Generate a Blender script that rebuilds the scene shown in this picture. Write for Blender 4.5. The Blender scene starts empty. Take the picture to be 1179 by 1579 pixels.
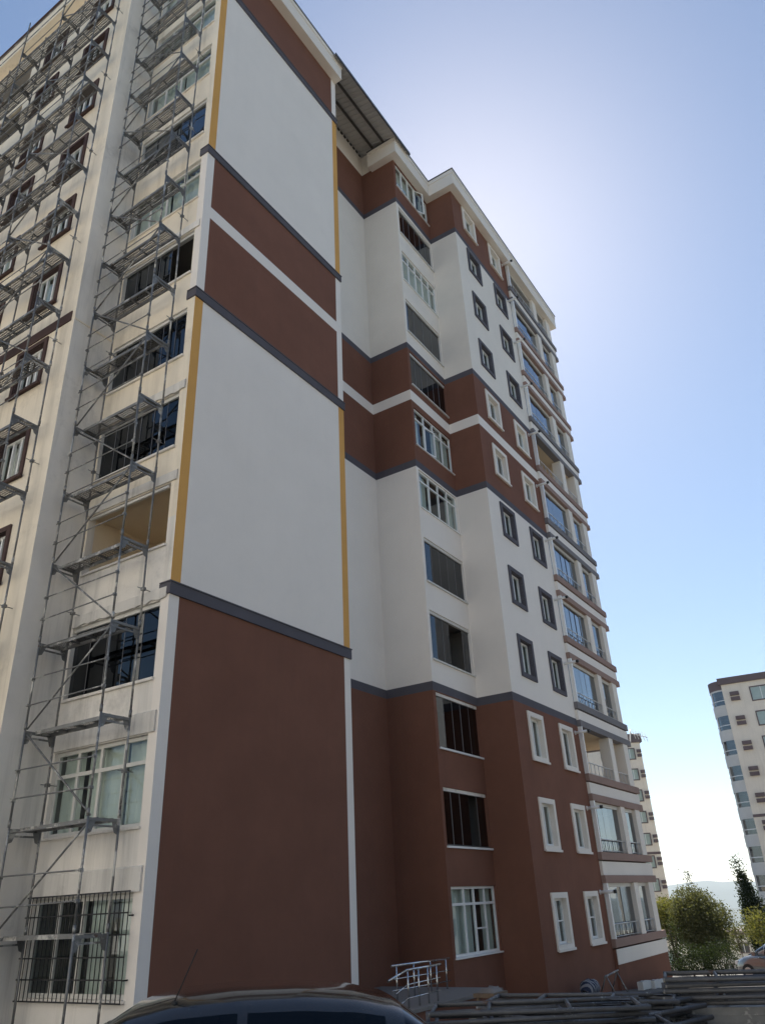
import bpy, bmesh, math, random
from mathutils import Vector, Matrix, noise
rnd = random.Random(7)
R = math.radians
scene = bpy.context.scene
col = scene.collection

# ------------------------------------------------------------------ camera, sky, sun, exposure
cam_data = bpy.data.cameras.new('camera')
cam = bpy.data.objects.new('camera', cam_data)
col.objects.link(cam)
scene.camera = cam
cam_data.sensor_fit = 'VERTICAL'
cam_data.sensor_height = 36.0
cam_data.lens = 1181.4 / 1579.0 * 36.0
cam_data.clip_start = 0.05
cam_data.clip_end = 40000
CR = Vector((0.55094001, -0.83332904, -0.04503135))
CU = Vector((-0.35894145, -0.28532974, 0.88867765))
CF = Vector((0.75340968, 0.47344445, 0.45631591))
cam.matrix_world = Matrix(((CR.x, CU.x, -CF.x, 0), (CR.y, CU.y, -CF.y, 0), (CR.z, CU.z, -CF.z, 0), (0, 0, 0, 1)))

SUN_AZ, SUN_EL = R(67.6), R(46.3)          # azimuth from +Y towards +X
SKY_STRENGTH = 0.085
SKY_GAMMA = 0.86
SKY_SAT = 1.12
SUN_STRENGTH = 5.0
world = bpy.data.worlds.new('World')
scene.world = world
world.use_nodes = True
wn, wl = world.node_tree.nodes, world.node_tree.links
bg = wn['Background']
sky = wn.new('ShaderNodeTexSky')
sky.sky_type = 'NISHITA'
sky.sun_disc = False
sky.sun_elevation = SUN_EL
sky.sun_rotation = SUN_AZ
sky.altitude = 300
sky.air_density = 1.0
sky.dust_density = 0.4
sky.ozone_density = 1.5
gm = wn.new('ShaderNodeGamma')                 # one even tone curve over the whole sky, as a phone's exposure blending gives
gm.inputs['Gamma'].default_value = SKY_GAMMA
hs = wn.new('ShaderNodeHueSaturation')
hs.inputs['Saturation'].default_value = SKY_SAT
wl.new(sky.outputs[0], gm.inputs['Color'])
wl.new(gm.outputs[0], hs.inputs['Color'])
wl.new(hs.outputs[0], bg.inputs['Color'])
bg.inputs['Strength'].default_value = SKY_STRENGTH

sun_data = bpy.data.lights.new('sun', 'SUN')
sun_data.energy = SUN_STRENGTH
sun_data.angle = R(0.5)
sun_data.color = (1.0, 0.95, 0.87)
sun = bpy.data.objects.new('sun', sun_data)
col.objects.link(sun)
sdir = Vector((math.sin(SUN_AZ) * math.cos(SUN_EL), math.cos(SUN_AZ) * math.cos(SUN_EL), math.sin(SUN_EL)))
sun.rotation_euler = sdir.to_track_quat('Z', 'Y').to_euler()

scene.view_settings.view_transform = 'Standard'
scene.view_settings.look = 'None'
scene.view_settings.exposure = 1.1
scene.view_settings.gamma = 1.0
scene.view_settings.use_curve_mapping = False
scene.cycles.max_bounces = 8
scene.cycles.transparent_max_bounces = 24
scene.cycles.volume_bounces = 1

# ------------------------------------------------------------------ materials
MAT = {}


def new_mat(name):
    m = bpy.data.materials.new(name)
    m.use_nodes = True
    nt = m.node_tree
    b = nt.nodes['Principled BSDF']
    MAT[name] = m
    return m, nt, b


def noise_node(nt, scale, detail=4, rough=0.6, stretch=None, coord='Object'):
    tc = nt.nodes.new('ShaderNodeTexCoord')
    n = nt.nodes.new('ShaderNodeTexNoise')
    n.inputs['Scale'].default_value = scale
    n.inputs['Detail'].default_value = detail
    n.inputs['Roughness'].default_value = rough
    if stretch:
        mp = nt.nodes.new('ShaderNodeMapping')
        mp.inputs['Scale'].default_value = stretch
        nt.links.new(tc.outputs[coord], mp.inputs[0])
        nt.links.new(mp.outputs[0], n.inputs['Vector'])
    else:
        nt.links.new(tc.outputs[coord], n.inputs['Vector'])
    return n


def ramp(nt, src, p0, p1, c0=(0, 0, 0, 1), c1=(1, 1, 1, 1)):
    r = nt.nodes.new('ShaderNodeValToRGB')
    r.color_ramp.elements[0].position = p0
    r.color_ramp.elements[1].position = p1
    r.color_ramp.elements[0].color = c0
    r.color_ramp.elements[1].color = c1
    nt.links.new(src, r.inputs[0])
    return r


def mix(nt, fac, a, b, mode='MIX'):
    m = nt.nodes.new('ShaderNodeMix')
    m.data_type = 'RGBA'
    m.blend_type = mode
    for sock, v in ((m.inputs[0], fac), (m.inputs[6], a), (m.inputs[7], b)):
        if hasattr(v, 'is_output'):
            nt.links.new(v, sock)
        elif isinstance(v, (int, float)):
            sock.default_value = v
        else:
            sock.default_value = (*v[:3], 1)
    return m.outputs[2]


def add_bump(nt, b, scale, strength, dist=0.01, detail=4):
    n = noise_node(nt, scale, detail)
    bp = nt.nodes.new('ShaderNodeBump')
    bp.inputs['Strength'].default_value = strength
    bp.inputs['Distance'].default_value = dist
    nt.links.new(n.outputs[0], bp.inputs['Height'])
    nt.links.new(bp.outputs[0], b.inputs['Normal'])


def plaster(name, c, var=0.10, stain=None, stain_amt=0.0, rough=0.9):
    m, nt, b = new_mat(name)
    n = noise_node(nt, 0.7, 6, 0.65)
    d = tuple(x * (1 - var) for x in c)
    l = tuple(min(0.92, x * (1 + var)) for x in c)
    out = mix(nt, ramp(nt, n.outputs[0], 0.3, 0.7).outputs[0], d, l)
    g = noise_node(nt, 45, 3)
    out = mix(nt, 0.10, out, g.outputs[0], 'OVERLAY')
    if stain:
        s = noise_node(nt, 1.0, 5, 0.7, (2.6, 2.6, 0.16))
        f = ramp(nt, s.outputs[0], 0.5, 0.78, (0, 0, 0, 1), (stain_amt,) * 3 + (1,))
        out = mix(nt, f.outputs[0], out, stain)
        s2 = noise_node(nt, 0.9, 6, 0.75)
        f2 = ramp(nt, s2.outputs[0], 0.56, 0.8, (0, 0, 0, 1), (stain_amt * 0.8,) * 3 + (1,))
        out = mix(nt, f2.outputs[0], out, tuple(x * 0.7 for x in stain))
    nt.links.new(out, b.inputs['Base Color'])
    b.inputs['Roughness'].default_value = rough
    b.inputs['Specular IOR Level'].default_value = 0.2
    add_bump(nt, b, 60, 0.25, 0.006)
    return m


def simple(name, c, rough=0.5, metal=0.0, var=0.12, scale=6.0, spec=0.5, bump=0.0):
    m, nt, b = new_mat(name)
    n = noise_node(nt, scale, 4)
    out = mix(nt, n.outputs[0], tuple(x * (1 - var) for x in c), tuple(min(1, x * (1 + var)) for x in c))
    nt.links.new(out, b.inputs['Base Color'])
    b.inputs['Roughness'].default_value = rough
    b.inputs['Metallic'].default_value = metal
    b.inputs['Specular IOR Level'].default_value = spec
    if bump:
        add_bump(nt, b, scale * 4, bump)
    return m


plaster('white_plaster', (0.82, 0.765, 0.70), 0.025, (0.66, 0.62, 0.57), 0.10)
plaster('warm_white_plaster', (0.79, 0.735, 0.66), 0.04)
plaster('brown_plaster', (0.192, 0.089, 0.060), 0.09, (0.13, 0.07, 0.05), 0.2)
plaster('ledge_brown', (0.31, 0.215, 0.18), 0.08)
plaster('ledge_grey', (0.20, 0.19, 0.195), 0.08)
plaster('grey_plaster', (0.105, 0.10, 0.115), 0.10)
plaster('gold_plaster', (0.66, 0.36, 0.11), 0.06)
plaster('old_cream', (0.82, 0.735, 0.60), 0.06, (0.42, 0.36, 0.28), 0.5)
plaster('old_white', (0.78, 0.74, 0.68), 0.07, (0.36, 0.34, 0.31), 0.6)
plaster('old_brown', (0.085, 0.056, 0.052), 0.12)
plaster('bare_concrete', (0.70, 0.67, 0.62), 0.08, (0.2, 0.19, 0.18), 0.6)
plaster('far_cream', (0.84, 0.76, 0.64), 0.05, (0.4, 0.36, 0.3), 0.3)
plaster('far_white', (0.62, 0.61, 0.58), 0.05)
plaster('bounce_white', (0.78, 0.74, 0.67), 0.04)  # extra pale wall white, lifts the bounce light from the unseen blocks
plaster('far_brown', (0.16, 0.125, 0.125), 0.1)
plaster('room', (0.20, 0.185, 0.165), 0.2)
plaster('balcony_room', (0.66, 0.55, 0.40), 0.05)
simple('white_pvc', (0.80, 0.80, 0.78), 0.35, var=0.04)
simple('aged_pvc', (0.62, 0.61, 0.57), 0.45, var=0.08)
simple('dark_alu', (0.10, 0.10, 0.105), 0.4, 0.6)
simple('light_alu', (0.60, 0.60, 0.60), 0.35, 0.7, 0.08)
simple('dim_alu', (0.25, 0.25, 0.26), 0.4, 0.5)
simple('black_iron', (0.03, 0.03, 0.032), 0.6, 0.3)
simple('steel_rail', (0.62, 0.62, 0.62), 0.22, 1.0, 0.06)
simple('roof_trim', (0.10, 0.105, 0.115), 0.5, 0.5)
simple('roof_metal', (0.52, 0.51, 0.49), 0.55, 0.3, 0.12, 1.2)
simple('purlin_steel', (0.06, 0.055, 0.05), 0.7, 0.2)
simple('rubber', (0.02, 0.02, 0.02), 0.85)
simple('old_wood', (0.20, 0.145, 0.10), 0.85, var=0.3, scale=14)
simple('stone_step', (0.22, 0.20, 0.18), 0.8, var=0.2, scale=9, bump=0.2)
simple('flue_white', (0.75, 0.74, 0.72), 0.5)
simple('rim_metal', (0.5, 0.5, 0.5), 0.3, 1.0)
simple('lamp_red', (0.45, 0.03, 0.02), 0.2)
simple('lamp_clear', (0.75, 0.75, 0.75), 0.1)
simple('plate_white', (0.75, 0.75, 0.72), 0.5)

# galvanised tube: dull zinc with cement splashes and rust
m, nt, b = new_mat('galvanised')
n1 = noise_node(nt, 7, 5, 0.7)
n2 = noise_node(nt, 2.3, 5, 0.7)
c = mix(nt, n1.outputs[0], (0.12, 0.12, 0.118), (0.27, 0.27, 0.265))
c = mix(nt, ramp(nt, n2.outputs[0], 0.54, 0.62).outputs[0], c, (0.50, 0.49, 0.46))
n3 = noise_node(nt, 3.7, 5, 0.7)
c = mix(nt, ramp(nt, n3.outputs[0], 0.62, 0.7).outputs[0], c, (0.13, 0.075, 0.045))
nt.links.new(c, b.inputs['Base Color'])
b.inputs['Metallic'].default_value = 0.55
b.inputs['Roughness'].default_value = 0.55

m, nt, b = new_mat('old_tube')
n1 = noise_node(nt, 9, 6, 0.75)
n2 = noise_node(nt, 3.6, 6, 0.8)
c = mix(nt, n1.outputs[0], (0.05, 0.053, 0.058), (0.14, 0.14, 0.145))
c = mix(nt, ramp(nt, n2.outputs[0], 0.57, 0.63).outputs[0], c, (0.36, 0.35, 0.33))
n3 = noise_node(nt, 4.7, 5, 0.7)
c = mix(nt, ramp(nt, n3.outputs[0], 0.6, 0.68).outputs[0], c, (0.10, 0.055, 0.035))
nt.links.new(c, b.inputs['Base Color'])
b.inputs['Metallic'].default_value = 0.3
b.inputs['Roughness'].default_value = 0.6

# perforated deck: dark zinc sheet with rows of punched holes
m, nt, b = new_mat('perforated_deck')
n1 = noise_node(nt, 3, 5, 0.7)
c = mix(nt, n1.outputs[0], (0.075, 0.075, 0.07), (0.16, 0.155, 0.15))
nt.links.new(c, b.inputs['Base Color'])
b.inputs['Metallic'].default_value = 0.35
b.inputs['Roughness'].default_value = 0.6
tc = nt.nodes.new('ShaderNodeTexCoord')
vo = nt.nodes.new('ShaderNodeTexVoronoi')
vo.inputs['Scale'].default_value = 17
vo.inputs['Randomness'].default_value = 0.15
nt.links.new(tc.outputs['Object'], vo.inputs['Vector'])
vo.voronoi_dimensions = '2D'
hole = ramp(nt, vo.outputs['Distance'], 0.30, 0.36)
nt.links.new(hole.outputs[0], b.inputs['Alpha'])

# cloth curtains
m, nt, b = new_mat('curtain_cloth')
n1 = noise_node(nt, 2.0, 3)
c = mix(nt, n1.outputs[0], (0.52, 0.55, 0.50), (0.70, 0.72, 0.67))
nt.links.new(c, b.inputs['Base Color'])
b.inputs['Roughness'].default_value = 0.9
m, nt, b = new_mat('grey_blind')
n1 = noise_node(nt, 2.0, 3)
c = mix(nt, n1.outputs[0], (0.12, 0.13, 0.145), (0.18, 0.19, 0.21))
nt.links.new(c, b.inputs['Base Color'])
b.inputs['Roughness'].default_value = 0.8


def glass(name, tint, refl=0.10, rough=0.01):
    m, nt, b = new_mat(name)
    nt.nodes.remove(b)
    out = nt.nodes['Material Output']
    tr = nt.nodes.new('ShaderNodeBsdfTransparent')
    tr.inputs['Color'].default_value = (*tint, 1)
    gl = nt.nodes.new('ShaderNodeBsdfGlossy')
    gl.inputs['Roughness'].default_value = rough
    gl.inputs['Color'].default_value = (0.9, 0.95, 1.0, 1)
    # float glass is never perfectly flat
    nz = noise_node(nt, 0.8, 2)
    bp = nt.nodes.new('ShaderNodeBump')
    bp.inputs['Strength'].default_value = 0.06
    bp.inputs['Distance'].default_value = 0.02
    nt.links.new(nz.outputs[0], bp.inputs['Height'])
    nt.links.new(bp.outputs[0], gl.inputs['Normal'])
    fr = nt.nodes.new('ShaderNodeLayerWeight')
    fr.inputs['Blend'].default_value = 0.5
    pw = nt.nodes.new('ShaderNodeMath')
    pw.operation = 'POWER'
    pw.inputs[1].default_value = 4.0
    nt.links.new(fr.outputs['Facing'], pw.inputs[0])
    mp = nt.nodes.new('ShaderNodeMapRange')
    mp.inputs['From Min'].default_value = 0.0
    mp.inputs['From Max'].default_value = 1.0
    mp.inputs['To Min'].default_value = refl
    mp.inputs['To Max'].default_value = 0.95
    nt.links.new(pw.outputs[0], mp.inputs['Value'])
    mx = nt.nodes.new('ShaderNodeMixShader')
    nt.links.new(mp.outputs[0], mx.inputs[0])
    nt.links.new(tr.outputs[0], mx.inputs[1])
    nt.links.new(gl.outputs[0], mx.inputs[2])
    nt.links.new(mx.outputs[0], out.inputs['Surface'])
    return m


glass('clear_glass', (0.80, 0.86, 0.84), 0.06)
glass('tinted_glass', (0.07, 0.075, 0.09), 0.05)
glass('reflective_glass', (0.13, 0.15, 0.18), 0.15)
glass('car_glass', (0.06, 0.065, 0.065), 0.03, 0.0)

for nm, cc in (('car_black', (0.012, 0.010, 0.009)), ('car_silver', (0.16, 0.165, 0.17)), ('car_pale', (0.3, 0.3, 0.29)), ('car_blue', (0.02, 0.03, 0.06))):
    m, nt, b = new_mat(nm)
    n1 = noise_node(nt, 30, 4)
    nt.links.new(ramp(nt, n1.outputs[0], 0.35, 0.75, (0.12,) * 3 + (1,), (0.3,) * 3 + (1,)).outputs[0], b.inputs['Roughness'])
    b.inputs['Base Color'].default_value = (*cc, 1)
    b.inputs['Metallic'].default_value = 0.5 if nm == 'car_silver' else 0.0
    b.inputs['Coat Weight'].default_value = 0.9
    b.inputs['Coat Roughness'].default_value = 0.06


def leaf_mat(name, c0, c1):
    m, nt, b = new_mat(name)
    g = nt.nodes.new('ShaderNodeNewGeometry')
    out = mix(nt, g.outputs['Random Per Island'], c0, c1)
    nt.links.new(out, b.inputs['Base Color'])
    b.inputs['Roughness'].default_value = 0.75
    b.inputs['Specular IOR Level'].default_value = 0.12
    tl = nt.nodes.new('ShaderNodeBsdfTranslucent')
    nt.links.new(mix(nt, 1.0, out, (1.5, 1.4, 0.7), 'MULTIPLY'), tl.inputs['Color'])
    mx = nt.nodes.new('ShaderNodeMixShader')
    mx.inputs[0].default_value = 0.35
    nt.links.new(b.outputs[0], mx.inputs[1])
    nt.links.new(tl.outputs[0], mx.inputs[2])
    nt.links.new(mx.outputs[0], nt.nodes['Material Output'].inputs['Surface'])


leaf_mat('leaf_olive', (0.05, 0.062, 0.03), (0.12, 0.125, 0.065))
leaf_mat('leaf_yellow', (0.07, 0.085, 0.028), (0.17, 0.17, 0.06))
leaf_mat('leaf_dark', (0.012, 0.022, 0.011), (0.032, 0.046, 0.022))
simple('bark', (0.09, 0.07, 0.05), 0.95, var=0.3, scale=10)

# ground: dusty concrete and asphalt near, dry soil and scrub beyond
m, nt, b = new_mat('ground')
n1 = noise_node(nt, 0.35, 7, 0.7)
n2 = noise_node(nt, 9, 5, 0.7)
c = mix(nt, ramp(nt, n1.outputs[0], 0.4, 0.62).outputs[0], (0.07, 0.066, 0.06), (0.14, 0.13, 0.115))
c = mix(nt, 0.3, c, n2.outputs[0], 'OVERLAY')
n3 = noise_node(nt, 0.012, 8, 0.7)
c2 = mix(nt, ramp(nt, n3.outputs[0], 0.4, 0.6).outputs[0], (0.10, 0.105, 0.06), (0.28, 0.235, 0.16))
geo = nt.nodes.new('ShaderNodeNewGeometry')
sx = nt.nodes.new('ShaderNodeVectorMath')
sx.operation = 'LENGTH'
nt.links.new(geo.outputs['Position'], sx.inputs[0])
mr = nt.nodes.new('ShaderNodeMapRange')
mr.inputs['From Min'].default_value = 130
mr.inputs['From Max'].default_value = 240
nt.links.new(sx.outputs['Value'], mr.inputs['Value'])
c = mix(nt, mr.outputs[0], c, c2)
nt.links.new(c, b.inputs['Base Color'])
b.inputs['Roughness'].default_value = 0.9
add_bump(nt, b, 14, 0.4, 0.02)
plaster('hill_rock', (0.075, 0.088, 0.078), 0.3)

# striped bundle cloth
m, nt, b = new_mat('striped_cloth')
tc = nt.nodes.new('ShaderNodeTexCoord')
wv = nt.nodes.new('ShaderNodeTexWave')
wv.bands_direction = 'X'
wv.inputs['Scale'].default_value = 3.2
nt.links.new(tc.outputs['Object'], wv.inputs['Vector'])
st = ramp(nt, wv.outputs[0], 0.48, 0.54, (0.02, 0.028, 0.06, 1), (0.25, 0.25, 0.26, 1))
nt.links.new(st.outputs[0], b.inputs['Base Color'])
b.inputs['Roughness'].default_value = 0.9


# ------------------------------------------------------------------ mesh helper
class MB:
    def __init__(self, f=None):
        self.v, self.f, self.mi, self.mats, self.sm = [], [], [], [], []
        self.map = f or (lambda u, w, z: (u, w, z))

    def m(self, name):
        if name not in self.mats:
            self.mats.append(name)
        return self.mats.index(name)

    def pts(self, ps):
        k = len(self.v)
        self.v += [self.map(*p) for p in ps]
        return k

    def poly(self, ps, mat, smooth=False):
        k = self.pts(ps)
        self.f.append(tuple(range(k, k + len(ps))))
        self.mi.append(self.m(mat))
        self.sm.append(smooth)

    def box(self, a, b, c, mat):
        (x0, x1), (y0, y1), (z0, z1) = a, b, c
        k = self.pts([(x0, y0, z0), (x1, y0, z0), (x1, y1, z0), (x0, y1, z0), (x0, y0, z1), (x1, y0, z1), (x1, y1, z1), (x0, y1, z1)])
        for q in ((0, 3, 2, 1), (4, 5, 6, 7), (0, 1, 5, 4), (1, 2, 6, 5), (2, 3, 7, 6), (3, 0, 4, 7)):
            self.f.append(tuple(k + i for i in q))
            self.mi.append(self.m(mat))
            self.sm.append(False)

    def tube(self, p, q, r, mat, n=6, cap=True):
        p, q = Vector(p), Vector(q)
        d = (q - p).normalized()
        a = d.orthogonal().normalized()
        e = d.cross(a)
        ring = [a * math.cos(2 * math.pi * i / n) * r + e * math.sin(2 * math.pi * i / n) * r for i in range(n)]
        k = self.pts([tuple(p + o) for o in ring] + [tuple(q + o) for o in ring])
        mi = self.m(mat)
        for i in range(n):
            j = (i + 1) % n
            self.f.append((k + i, k + j, k + n + j, k + n + i))
            self.mi.append(mi)
            self.sm.append(True)
        if cap:
            self.f.append(tuple(k + i for i in reversed(range(n))))
            self.f.append(tuple(k + n + i for i in range(n)))
            self.mi += [mi, mi]
            self.sm += [False, False]

    def grid(self, rows, mat, smooth=True):
        """rows: list of equal-length point lists; MAT a name or f(i, j)."""
        nr, nc = len(rows), len(rows[0])
        k = self.pts([p for r in rows for p in r])
        for i in range(nr - 1):
            for j in range(nc - 1):
                mm = mat(i, j) if callable(mat) else mat
                if mm is None:
                    continue
                self.f.append((k + i * nc + j, k + i * nc + j + 1, k + (i + 1) * nc + j + 1, k + (i + 1) * nc + j))
                self.mi.append(self.m(mm))
                self.sm.append(smooth)

    def mesh(self, name):
        me = bpy.data.meshes.new(name)
        me.from_pydata(self.v, [], self.f)
        for n in self.mats:
            me.materials.append(MAT[n])
        me.polygons.foreach_set('material_index', self.mi)
        me.polygons.foreach_set('use_smooth', self.sm)
        me.update()
        return me

    def build(self, name, parent=None, **props):
        o = bpy.data.objects.new(name, self.mesh(name))
        col.objects.link(o)
        if parent is not None:
            o.parent = parent
        for k, v in props.items():
            o[k] = v
        return o


def thing(name, label, cat, loc=(0, 0, 0), rz=0.0, group=None):
    o = bpy.data.objects.new(name, None)
    col.objects.link(o)
    o.location = loc
    o.rotation_euler = (0, 0, rz)
    o['label'] = label
    o['category'] = cat
    if group:
        o['group'] = group
    return o


def link_copy(o, parent):
    c = o.copy()
    col.objects.link(c)
    c.parent = parent
    for ch in list(o.children):
        link_copy(ch, c)
    return c


def merge_normals(o):
    bm = bmesh.new()
    bm.from_mesh(o.data)
    bmesh.ops.recalc_face_normals(bm, faces=bm.faces)
    bm.to_mesh(o.data)
    bm.free()


# ------------------------------------------------------------------ ground, mountains
def ground_z(x, y):
    s = x * math.sin(R(72)) + y * math.cos(R(72))
    d = math.hypot(x, y)
    tab = [(-1e6, -1.98), (7, -1.98), (27, -2.68), (40, -3.5), (56, -4.2), (110, -11), (200, -22), (500, -60), (1500, -120), (3000, -140), (1e6, -140)]
    for (a, za), (b_, zb) in zip(tab, tab[1:]):
        if a <= s < b_:
            t = (s - a) / (b_ - a)
            z = za + (zb - za) * t
            break
    if d > 60:
        z += noise.noise((x / 90, y / 90, 3)) * min(1, (d - 60) / 400) * 6
    return z


def lines(step, n, grow):
    out, p, s = [0.0], 0.0, step
    for _ in range(n):
        p += s
        s *= grow
        out.append(p)
    return [-q for q in reversed(out[1:])] + out


g = MB()
gl_ = lines(3.0, 52, 1.125)
g.grid([[(x, y, ground_z(x, y)) for x in gl_] for y in gl_], 'ground')
o = g.build('ground', kind='structure')


def ridge(name, dist, base, peak, az0, az1, seed, rough):
    mb = MB()
    n = 150
    rows = [[], [], [], [], []]
    for i in range(n + 1):
        a = R(az0 + (az1 - az0) * i / n)
        h = 0.55 + 0.45 * noise.fractal((i * rough, seed, 0.3), 0.9, 2.1, 6)
        h = max(0.15, h)
        for k, (dd, hh) in enumerate(((0.80, 0.0), (0.87, 0.34), (0.93, 0.68), (1.0, 1.0), (1.15, 0.3))):
            j = noise.noise((i * 0.5, k * 3.1, seed)) * 0.06 if 0 < k < 3 else 0
            d = dist * (dd + j * 0.3)
            rows[k].append((d * math.sin(a), d * math.cos(a), base + (peak - base) * h * (hh + j)))
    mb.grid(rows, 'hill_rock')
    return mb.build(name, kind='structure')


ridge('mountains', 8000, -200, 250, 25, 150, 4.0, 0.06)
ridge('hills', 4300, -180, 30, 25, 150, 9.0, 0.05)

# ------------------------------------------------------------------ the apartment building under work
XL, XW, YB = 10.42, 9.16, 15.27            # corner plane, left wing plane, inner corner
YG, XR = 12.0, 17.02                       # gable wall plane and its far edge
X1, X2, X3, X4 = 21.60, 24.76, 30.95, 37.0
YR0, YR1, YR2 = 13.78, 12.0, 10.64
ZB = -3.2                                  # below the ground everywhere
ZS = 31.33                                 # soffit
L_bay = lambda u, w, z: (XL - w, u, z)
L_wing = lambda u, w, z: (XW - w, u, z)
R_bay = lambda u, w, z: (u, YR1 - w, z)
R_face = lambda u, w, z: (u, YR2 - w, z)

bld = thing('apartment_building', 'tall brown and white apartment block with gold strips and stepped bays behind scaffolding', 'apartment building', (20, 16, -2.5))


def part(mb, name, parent=None, **k):
    p = parent or bld
    o = mb.build(name, p, **k)
    if p is bld:
        o.location = (-bld.location[0], -bld.location[1], -bld.location[2])
    return o


def holed_wall(mb, u0, u1, z0, z1, holes, matf, extra_u=(), extra_z=(), inner='room'):
    """A wall sheet in local (u, 0, z) with openings; each hole = (ua, ub, za, zb, reveal, reveal_mat, room_depth, room_mat)."""
    us = sorted({u0, u1, *extra_u, *[h[0] for h in holes], *[h[1] for h in holes]})
    zs = sorted({z0, z1, *extra_z, *[h[2] for h in holes], *[h[3] for h in holes]})
    us = [u for u in us if u0 <= u <= u1]
    zs = [z for z in zs if z0 <= z <= z1]
    for a, b_ in zip(us, us[1:]):
        for c_, d in zip(zs, zs[1:]):
            um, zm = (a + b_) / 2, (c_ + d) / 2
            if any(h[0] < um < h[1] and h[2] < zm < h[3] for h in holes):
                continue
            mb.poly([(a, 0, c_), (b_, 0, c_), (b_, 0, d), (a, 0, d)], matf(um, zm))
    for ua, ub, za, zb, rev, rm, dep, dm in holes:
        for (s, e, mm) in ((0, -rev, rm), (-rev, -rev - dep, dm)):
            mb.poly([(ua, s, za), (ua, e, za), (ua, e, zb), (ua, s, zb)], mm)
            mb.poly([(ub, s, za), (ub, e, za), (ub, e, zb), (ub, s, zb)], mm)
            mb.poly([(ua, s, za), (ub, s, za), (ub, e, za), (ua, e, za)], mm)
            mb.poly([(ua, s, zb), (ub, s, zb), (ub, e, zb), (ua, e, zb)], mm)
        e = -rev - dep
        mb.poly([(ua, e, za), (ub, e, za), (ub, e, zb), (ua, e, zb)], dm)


def curtain_mesh(f, u0, u1, z0, z1, w, mat='curtain_cloth', amp=0.035, waves=9):
    mb = MB(f)
    n = max(10, int((u1 - u0) * 14))
    ph = rnd.random() * 6
    top = [(u0 + (u1 - u0) * i / n, w + amp * math.sin(ph + i * 2 * math.pi / n * waves * (u1 - u0) / 2.0), z1) for i in range(n + 1)]
    bot = [(u, ww + rnd.uniform(-0.01, 0.01), z0) for (u, ww, z) in top]
    mb.grid([top, bot], mat)
    return mb


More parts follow.
